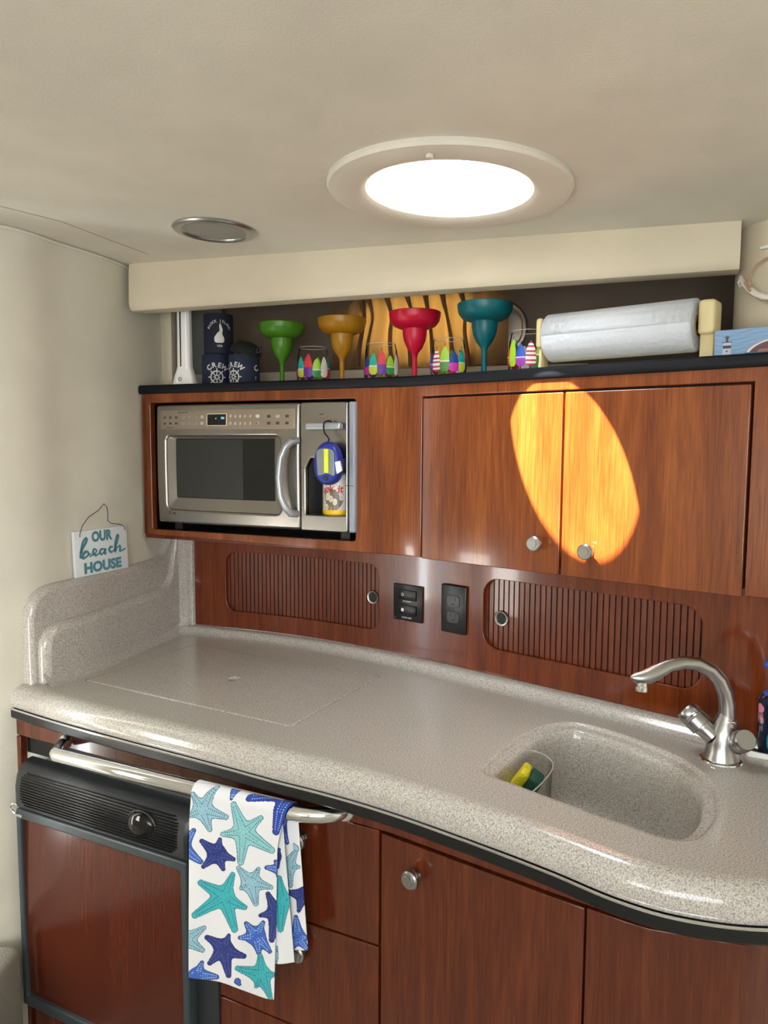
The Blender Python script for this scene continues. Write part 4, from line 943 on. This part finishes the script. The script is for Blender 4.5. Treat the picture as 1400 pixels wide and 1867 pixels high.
for ln in ([(452,122),(472,180),(490,245),(478,330),(476,420),(502,540)],[(572,115),(592,175),(612,240),(600,330),(590,420),(600,538)],[(678,108),(690,170),(702,235),(716,330),(722,420),(728,540)],[(776,102),(790,170),(808,240),(822,310),(834,370),(840,530)],[(884,95),(902,150),(916,210),(908,330),(922,430),(934,532)],[(312,152),(322,200),(330,262),(312,350),(296,440),(286,530)],[(350,138),(372,200),(382,262),(366,330),(352,400),(340,530)]):
    P = []; n_ = 30
    xs_ = np.interp(np.linspace(0,1,n_), np.linspace(0,1,len(ln)), [p[0] for p in ln]); ys_ = np.interp(np.linspace(0,1,n_), np.linspace(0,1,len(ln)), [p[1] for p in ln])
    for _ in range(3): xs_[1:-1] = (xs_[:-2]+xs_[1:-1]*2+xs_[2:])/4
    rows = []
    for k in range(n_):
        s_, h_ = HU.hit(560+xs_[k]/3.18, 500+ys_[k]/3.18, off=.045); w_ = .0042*(1.25-1.9*k/n_ if k < n_*.4 else .5+.9*(k/n_-.4)); w_ = max(.0018, w_)
        rows.append([HU.at(s_-w_*1.6,.036,h_), HU.at(s_-w_,.050,h_), HU.at(s_,.056,h_), HU.at(s_+w_,.050,h_), HU.at(s_+w_*1.6,.036,h_)])
    g = G(); g.grid(rows); part('pleat', g, M_fold, cur, angle=180)
# paper towel holder and roll
po = -.085; pa, sa = shp(1001, po); pb, sb_ = shp(1272, po); hc = (UP.hit(1003,618,off=po)[1]+UP.hit(1270,594,off=po)[1])/2
d_ = (pb-pa); Lr = d_.length; ar = atan2(d_.y,d_.x); fp = Frame((pa.x,pa.y,CZ), ar); print('roll', Lr, hc)
t = thing('paper_towel_holder', 'cream plastic paper towel holder standing on the shelf', 'towel holder', (pa+pb)/2, ar)
for u0_, sg in ((-.006,-1),(Lr+.004,1)):
    a_, b_ = (u0_-.014,u0_) if sg < 0 else (u0_,u0_+.030)
    g = G(); fp.box(g, a_, b_, hc-.020, hc+.042, -.022, .026, .007, 3); fp.box(g, a_+.002, b_-.003, CT+.001, hc-.012, -.018, .016, .004, 2); part('end_bracket', g, M_cream, t)
g = G(); fp.box(g, -.018, Lr+.02, CT+.001, CT+.010, -.03, .03, .002); part('base_bar', g, M_cream, t)
g = G(); g.tube([fp(-.004,hc,0), fp(Lr+.003,hc,0)], .008, 12); part('spindle', g, M_rubber, t)
t = thing('paper_towel_roll', 'white embossed paper towel roll on the cream holder', 'paper towel', (pa+pb)/2-Vector((0,0,-(hc-.052-CT))), ar)
AX = fp.M @ Matrix.Translation((0,0,hc)) @ Matrix.Rotation(pi/2,4,'Y'); Rr = .0485
g = G(); g.lathe([(.020,.002),(Rr-.004,.002),(Rr-.001,.005),(Rr,.010),(Rr,Lr-.010),(Rr-.001,Lr-.005),(Rr-.004,Lr-.002),(.020,Lr-.002),(.020,.002)], AX, 64)
M_pap = mat('embossed_paper','cdd1d8',.9)
tc = nd(M_pap,'ShaderNodeTexCoord'); wv = nd(M_pap,'ShaderNodeTexVoronoi', distance='MANHATTAN'); wv.inputs['Scale'].default_value = 75; wv.inputs['Randomness'].default_value = .45
lk(M_pap, tc.outputs['Object'], wv.inputs['Vector']); bump(M_pap, wv.outputs['Distance'], .0016, .6)
part('paper', g, M_pap, t)
g = G(); rows = []
for k in range(14):
    a = radians(118-k*9); rows.append([fp(u, hc+(Rr+.0012)*sin(a), (Rr+.0012)*cos(a)*1.0) for u in (.004,Lr*.5,Lr-.004)])
g.grid(rows); o = part('loose_sheet', g, M_pap, t); md = o.modifiers.new('s','SOLIDIFY'); md.thickness = .0008
g = G(); g.lathe([(.020,.0),(.0205,.001),(.0205,Lr-.001),(.019,Lr),(.019,0),(.020,0)], AX, 32); part('core', g, mat('cardboard','8a6a48',.8), t)
# picture card with lighthouse
so = UP.hit(1302,640,off=-.03)[0]; fc_ = Frame(UP.at(so,-.03,0), UP.ang(so)+radians(2)); cw = .155; ct = fc_.uv(1304,604)[1]; print('card', ct)
t = thing('picture_card', 'small blue seaside picture panel with a lighthouse and a boat, at the shelf right', 'picture', fc_(cw/2,CT,-.003), fc_.M.to_euler().z)
nu, nv = 260, 130; X = np.tile(np.linspace(0,1,nu), (nv,1)); Y = np.tile(np.linspace(0,1,nv)[:,None], (1,nu)); chh = ct-CT
XX = X*cw; YY = Y*chh+CT-.155       # metres above the rail line
col = np.zeros((nv,nu,4)); base_c = np.array(lin('6f8fb4')); hi = np.array(lin('8fb0d0'))
nz_ = .5+.5*np.sin(YY*900+3*np.sin(XX*60))*np.sin(XX*45+YY*200); col[...] = base_c+(hi-base_c)*nz_[...,None]*.6
lx = .0205
def rectc(x0,x1,y0,y1,c,tap=0): col[(np.abs(XX-(x0+x1)/2) < (x1-x0)/2*(1-tap*(YY-y0)/(y1-y0))) & (YY > y0) & (YY < y1)] = lin(c)
rectc(lx-.0095,lx+.0095,-.03,.0015,'4c4650'); rectc(lx-.0075,lx+.0075,.0,.026,'b8bccc',.22); rectc(lx-.0065,lx+.0065,.016,.021,'3a3438'); rectc(lx-.0015,lx+.0015,.010,.013,'3c4670')
rectc(lx-.008,lx+.008,.026,.0275,'3c4656'); rectc(lx-.0042,lx+.0042,.0275,.034,'8898a8'); rectc(lx-.002,lx+.002,.0275,.037,'38404c'); rectc(lx-.005,lx+.005,.034,.0355,'3c4656')
dd = ((XX-.112)/.062)**2+((YY-.0)/.030)**2
col[(dd < 1) & (YY > -.002)] = lin('e0d8c8'); col[(dd < .86) & (YY > -.002)] = lin('5c3840'); col[(dd < .55) & (YY > -.0) & (YY < .012)] = lin('a06458')
col[(dd < 1.05) & (YY < .007)] = lin('2c6a7c'); col[(dd < 1.0) & (YY < .004) & (np.sin(XX*700+YY*900) > .5)] = lin('8fc0c8'); col[(YY < -.004)] = lin('9cb8d4')
g = G(); g.grid([[fc_(x*cw, CT+.0005+y*chh, .0002) for x in np.linspace(0,1,nu)] for y in np.linspace(0,1,nv)]); 
g1 = G(); fc_.box(g1, 0, cw, CT+.0005, ct+.0006, -.005, -.0002, .001); part('board', g1, M_white, t); part('printed_face', g, attrmat('card_print',.35), t, cols=col)
# strap and cord hung on the right post
t = thing('hanging_strap', 'white braided strap with tan cord loops hung on the right post', 'strap', PO.at(PO.hit(1400,530)[0],.01,.25))
q = lambda x, y, o: PO.at(*(lambda sh: (sh[0],o,sh[1]))(PO.hit(x,y)))
g = G(); g.tube([q(1356,504,.006), q(1360,512,.008), q(1368,520,.012), q(1378,529,.016), q(1390,538,.018), q(1405,543,.018), q(1425,545,.018), q(1450,535,.018), q(1470,515,.01)], [.003,.005,.0065,.0075,.0085,.0095,.0095,.009,.005], 12, flat=.6)
M_br = mat('braided_cord','e4ded0',.8); bump(M_br, noise(M_br, 300, 2), .002, 1); part('braided_strap', g, M_br, t)
g = G(); g.tube([q(1358,508,.008), q(1356,516,.010), q(1358,522,.010), q(1366,522,.012), q(1374,519,.014)], .003, 8); part('knot', g, M_br, t)
for off_, pts in ((.022,[(1374,516),(1379,528),(1388,540),(1402,548),(1425,552),(1450,545)]),(.024,[(1382,526),(1383,512),(1387,499),(1396,486),(1410,476),(1430,470)])):
    g = G(); g.tube([q(x,y,off_) for x, y in pts], .0026, 8); part('cord', g, mat('tan_cord','a88a70',.8), t)
g = G(); A_ = PO.hit(1398,452); g.box(Frame(PO.at(A_[0],0,A_[1]), PO.ang(A_[0])).M, (-.007,-.012,-.003), (.03,0,.003), .002); solo('wall_hook', g, M_white, 'small white plastic hook on the post above the strap', 'hook')
# white upright lamp
p, s = shp(337, -.035); Al = UP.ang(s); fl_ = Frame((p.x,p.y,CZ), Al+radians(6)); w0 = .019
t = thing('table_lamp', 'white slim upright plastic lamp with power button beside the can coolers', 'lamp', p, Al)
g = G(); rows = []
for z, wx, wy in ((CT+.001,.036,.02),(CT+.006,.037,.021),(CT+.020,.034,.0195),(CT+.045,.0275,.016),(CT+.062,.0215,.013),(CT+.070,.0195,.012),(.356,.0185,.011),(.362,.017,.009)):
    rows.append([fl_(wx*copysign(abs(cos(a))**.5,cos(a)), z, wy*copysign(abs(sin(a))**.5,sin(a))) for a in [2*pi*k/32 for k in range(32)]])
g.grid(rows, closeu=True); g.f.append(list(range(32))); g.f.append([7*32+k for k in range(32)]); part('lamp_body', g, M_white, t)
g = G(); fl_.box(g, -.0068, -.004, .205, .35, .010, .0136); part('slot', g, M_ink, t)
g = G(); fl_.box(g, .0085, .0145, .19, .35, .009, .0128, .001); part('light_strip', g, mat('glossy_strip','f4f8f8',.1), t)
g = G(); fmq = lambda x, y: fl_(x-.004,y+CT+.036,.0195)
g.grid([[fmq(r*sin(a), r*cos(a)) for a in [.5+ (2*pi-1.0)*k/16 for k in range(17)]] for r in (.0042,.0052)]); g.add([fmq(-.0005,0),fmq(.0005,0),fmq(.0005,.006),fmq(-.0005,.006)],[[0,1,2,3]]); o = part('power_symbol', g, M_ink, t); o['kind'] = 'stuff'
# ------------------------------------------------------------------ sign on the left splash
sa_, _ = WL.hit(138,1061,off=.012); sb2, _ = WL.hit(232,1036,off=.012); P0 = WL.at(sa_,.014,0); P1 = WL.at(sb2,.016,0); dd_ = P1-P0
fsn = Frame(P0, atan2(dd_.y,dd_.x), radians(-3)); 
fsn = Frame((P0.x,P0.y,CZ-.3205), atan2(dd_.y,dd_.x), radians(-2)); sw = dd_.length; sh_ = .111; print('sign', sw, fsn.uv(138,1061), fsn.uv(136,975), fsn.uv(231,962), fsn.uv(231,1036))
t = thing('hanging_sign', 'small white board sign lettered OUR beach HOUSE with black wire', 'sign', fsn(sw/2,0), atan2(dd_.y,dd_.x))
g = G(); fsn.box(g, 0, sw, 0, sh_, -.008, 0, .001); part('board', g, mat('white_board','dfe4e6',.5), t)
M_tl = mat('teal_paint','4f8796',.6); a1 = fsn.uv(136,975); 
def sq(x, y):            # lettering laid out on the board: 0..1 across and up
    return (x*sw, y*sh_)
fms = lambda x, y: fsn(x,y,.0006)
for st_, cx_, cy_, sz, xs_ in (('OUR',.50,.83,.036,1.25),('HOUSE',.50,.16,.036,1.28)):
    v_, f__ = text2d(st_, 1, .055); mx = max(abs(p[0]) for p in v_); my = max(p[1] for p in v_)-min(p[1] for p in v_)
    wd = .205 if st_ == 'OUR' else .36; hg = .25
    g = G(); sh0 = .0; g.add([fms((cx_+x/mx*wd)*sw, (cy_+y/my*hg)*sh_) for x, y in v_], f__); o = part('lettering', g, M_tl, t); o['kind'] = 'stuff'
def bs(*pts): return [sq((x-478)/322, 1-(y-(330-(x-478)*.155))/ (300-(x-478)*.06)) for x, y in pts]
for ln, w__ in (([(506,500),(512,455),(524,400),(540,372),(548,378),(540,402),(524,430),(510,470)],.0065),([(512,480),(518,494),(534,496),(550,482),(556,466),(546,456),(530,466),(522,482)],.0062),([(550,470),(560,474),(572,468)],.0045),
    ([(560,490),(590,470),(605,450),(590,440),(582,465),(600,480),(620,465)],.005),([(655,440),(635,440),(622,460),(635,472),(652,450),(658,440),(652,468),(665,465)],.005),
    ([(705,425),(690,425),(680,445),(695,458),(715,440)],.005),([(715,440),(735,390),(745,350),(735,352),(722,400),(718,455),(730,430),(745,418),(752,425),(748,448),(765,445),(785,432)],.0055)):
    g = G(); stroke(g, bs(*ln), w__*1.35, fms); o = part('script_stroke', g, M_tl, t)
wp = [(503,345),(503,325),(520,270),(560,215),(620,175),(655,133),(672,150),(680,190),(678,238),(700,256),(750,262),(782,275),(788,298)]
g = G(); g.tube([fsn(*fsn.uv(x/3.457, 880+y/3.457, .004), .004) for x, y in wp], .0009, 6); part('wire', g, M_rubber, t)
# ------------------------------------------------------------------ tap
print('knobdist', [round(-(Vector((FC.at(dr0+u).x-b0.x,FC.at(dr0+u).y-b0.y)).dot(bn)),4) for u in (0,.1,.2)], FC.hit(543,1533), dr0)
bpz = PZ(1314,1386,-.54); ff = Frame((bpz.x,bpz.y,CZ-.54), radians(6)); k_ = 5.385
def fp_(x, y, out=0): return ff.uv(1140+x/k_, 1170+y/k_, out)
t = thing('tap', 'brushed nickel basin tap with arched spout and two round handles', 'tap', ff(0,0), 0)
g = G(); g.lathe([(0,.0),(.034,.0),(.035,.002),(.034,.004),(.031,.0055),(0,.0055)], ff.M @ Matrix.Rotation(0,4,'Z'), 40); part('base_ring', g, M_chrome, t)
n0 = fp_(995,775); ub = n0[0]
prof = [(0,.004,.0300),(0,.010,.0285),(.0,.020,.0255),(.0005,.032,.0245),(ub*.25,.045,.0245),(ub*.5,.056,.023),(ub*.75,.067,.019),(ub*.95,.078,.0155),(ub,n0[1],.0148)]
g = G(); g.tube([ff(u,v,0) for u, v, r in prof], [r for u, v, r in prof], 32); part('tap_body', g, M_nickel, t)
sp_ = [(995,780,13.8),(1000,700,13.6),(998,600,13.0),(978,490,12.4),(925,370,12.0),(835,275,11.6),(700,212,11.0),(560,205,10.6),(420,240,10.8),(300,300,12.8),(215,340,12.8),(150,356,11.2),(95,352,8.2),(62,347,4.6),(46,343,1.2)]
g = G(); g.tube([ff(*fp_(x,y),0) for x, y, r in sp_], [r*.00104 for x, y, r in sp_], 24); sp1 = part('spout', g, M_nickel, t)
g = G(); q0 = ff(*fp_(165,400),0); g.lathe([(.0,.002),(.0098,.002),(.0098,-.006),(.0105,-.0065),(.0105,-.014),(.008,-.0145),(.0075,-.012),(0,-.012)], Matrix.Translation(q0), 24); part('aerator', g, M_chrome, sp1)
g = G(); g.lathe([(.0145,-.003),(.0175,-.002),(.018,.0),(.0175,.002),(.0145,.003)], Matrix.Translation(ff(*fp_(992,765),0)), 28); part('collar', g, M_chrome, sp1)
def handle(p0, d, L_h, r, lab=None):
    d = Vector(d).normalized(); Mh = Matrix.Translation(p0) @ d.to_track_quat('Z','Y').to_matrix().to_4x4()
    g = G(); g.lathe([(r*.72,-.02),(r*.80,.0),(r*.86,.002),(r*.86,.004),(r,.005),(r,L_h*.5),(r*.96,L_h*.52),(r*1.01,L_h*.56),(r*.96,L_h*.60),(r*1.01,L_h*.64),(r*.96,L_h*.68),(r*1.0,L_h*.74),(r*.95,L_h*.94),(r*.85,L_h),(0,L_h)], Mh, 32); part('handle', g, M_nickel, t, lab)
h1 = ff(*fp_(775,850,-.01),-.01); h1b = ff(*fp_(585,660,-.035),-.035); handle(h1, h1b-h1, (h1b-h1).length, .0200)
h2 = ff(*fp_(1080,1000,.012),.012); h2b = ff(*fp_(1185,962,.048),.048); handle(h2, h2b-h2, (h2b-h2).length*1.0, .0190)
# ------------------------------------------------------------------ soap dispenser on its tray at the right edge
dp = PZ(1416,1372,-.535); print('disp', dp)
g = slab(rrect(-.045,.06,-.035,.05,.006,3), lambda x, y, o: Vector((dp.x+x*cos(-.6)-y*sin(-.6), dp.y+x*sin(-.6)+y*cos(-.6), CZ-.5398+o)), .010, 0, .002); 
t = solo('tray', g, M_white, 'low white tray with dark top under the patterned soap bottle', 'tray')
g = slab(rrect(-.042,.057,-.032,.047,.005,3), lambda x, y, o: Vector((dp.x+x*cos(-.6)-y*sin(-.6), dp.y+x*sin(-.6)+y*cos(-.6), CZ-.5398+o)), .0112, .009, .0005); part('tray_top', g, M_black, t)
t = thing('soap_dispenser', 'dark soap bottle with pink jellyfish pattern and blue pump, at the right edge', 'soap dispenser', (dp.x,dp.y,CZ-.528))
DM = Matrix.Translation((dp.x,dp.y,CZ-.5283)); nz, na = 110, 200; Z = np.linspace(0,.098,nz); rows = []; X = np.zeros((nz,na)); Y = np.zeros((nz,na)); rd = .033
for j in range(nz):
    rr_ = rd*(1-.25*max(0,(Z[j]-.085)/.013)**2); row = []
    for i in range(na): a = 2*pi*i/na; row.append(DM @ Vector((rr_*cos(a), rr_*sin(a), Z[j]))); X[j,i] = a*rd; Y[j,i] = Z[j]
    rows.append(row)
col = np.zeros((nz,na,4)); col[...] = lin('141c30'); per = 2*pi*rd
random.seed(3)
def blob(cx, cy, rx, ry, c):
    dx = np.abs(X-cx); dx = np.minimum(dx, per-dx); col[(dx/rx)**2+((Y-cy)/ry)**2 < 1] = lin(c)
for k in range(60): blob(random.uniform(0,per), random.uniform(0,.098), .002, .006, random.choice(['c8a888','3a8a88','b05a70','8090a0']))
for k in range(7):
    cx = per*(k+.5)/7
    if k % 2: 
        blob(cx, .074, .010, .008, 'e08aa0')
        for m_ in range(4): blob(cx-.0065+m_*.0043, .058, .0012, .012, 'e08aa0')
    else:
        for m_ in range(5): blob(cx-.008+m_*.004, .022+.004*(m_%2), .0035, .014, '2c8a90')
g = G(); g.grid(rows, closeu=True); g.f.append(list(range(na))); g.f.append([(nz-1)*na+i for i in range(na)]); part('bottle', g, attrmat('jellyfish_print',.25), t, cols=col)
M_blue = mat('blue_pump','2458b8',.3)
g = G(); g.lathe([(.026,.098),(.021,.103),(.0165,.108),(.0165,.135),(.015,.138),(.006,.139),(.006,.150),(.011,.151),(.011,.160),(0,.161)], DM, 28); pm = part('pump', g, M_blue, t)
g = G(); g.tube([DM @ Vector(v) for v in ((0,0,.156),(-.014,-.004,.158),(-.027,-.009,.157),(-.034,-.011,.152))], [.0065,.0055,.0048,.004], 12); part('nozzle', g, M_blue, pm)
# ------------------------------------------------------------------ clear tub with sponge in the sink
rim = closed([PZ(x,y,-.556) for x, y in ((905,1403),(925,1383),(946,1373),(968,1370),(990,1376),(1006,1389),(1007,1403),(996,1420),(976,1440),(958,1452),(932,1438),(908,1424))], 4)
if area2(rim) < 0: rim = rim[::-1]
t = thing('plastic_tub', 'clear rounded plastic tub standing in the sink corner, holding a sponge', 'tub', (sum(p[0] for p in rim)/len(rim), sum(p[1] for p in rim)/len(rim), CZ-.7075))
rr2 = [[Vector((p[0],p[1],CZ+h)) for p in inset(rim, d)] for d, h in ((.006,-.700),(.004,-.69),(.002,-.60),(.001,-.562),(-.001,-.556),(.0,-.5545))]
g = G(); g.grid(rr2, closeu=True); V, F = fill(inset(rim,.006)); g.add([Vector((p[0],p[1],CZ-.700)) for p in V], F); part('tub_wall', g, M_tub, t)
g = G(); rp = [Vector((p[0],p[1],CZ-.555)) for p in rim]; g.tube(rp+rp[:2], .0012, 6, caps=False); part('tub_rim', g, mat('clear_rim','a8aca8',.2), t)
s1_ = PZ(948,1424,-.575); SM = Matrix.Translation((s1_.x+.004,s1_.y+.004,CZ-.592)) @ Matrix.Rotation(radians(-20),4,'Z') @ Matrix.Rotation(radians(32),4,'Y')
t = thing('sponge', 'yellow and green scouring sponge leaning in the clear tub', 'sponge', SM.to_translation(), 0)
g = G(); g.box(SM, (-.021,-.024,-.038), (-.004,.024,.038), .006, 3); M_sp = mat('yellow_sponge','ccc41c',.9); bump(M_sp, noise(M_sp,300,3), .003, 1); part('sponge_body', g, M_sp, t)
g = G(); g.box(SM, (-.0038,-.024,-.038), (.020,.024,.038), .004, 3); M_sc = mat('green_scourer','1d5a46',.95); bump(M_sc, noise(M_sc,500,4,.8), .004, 1); part('scouring_pad', g, M_sc, t)
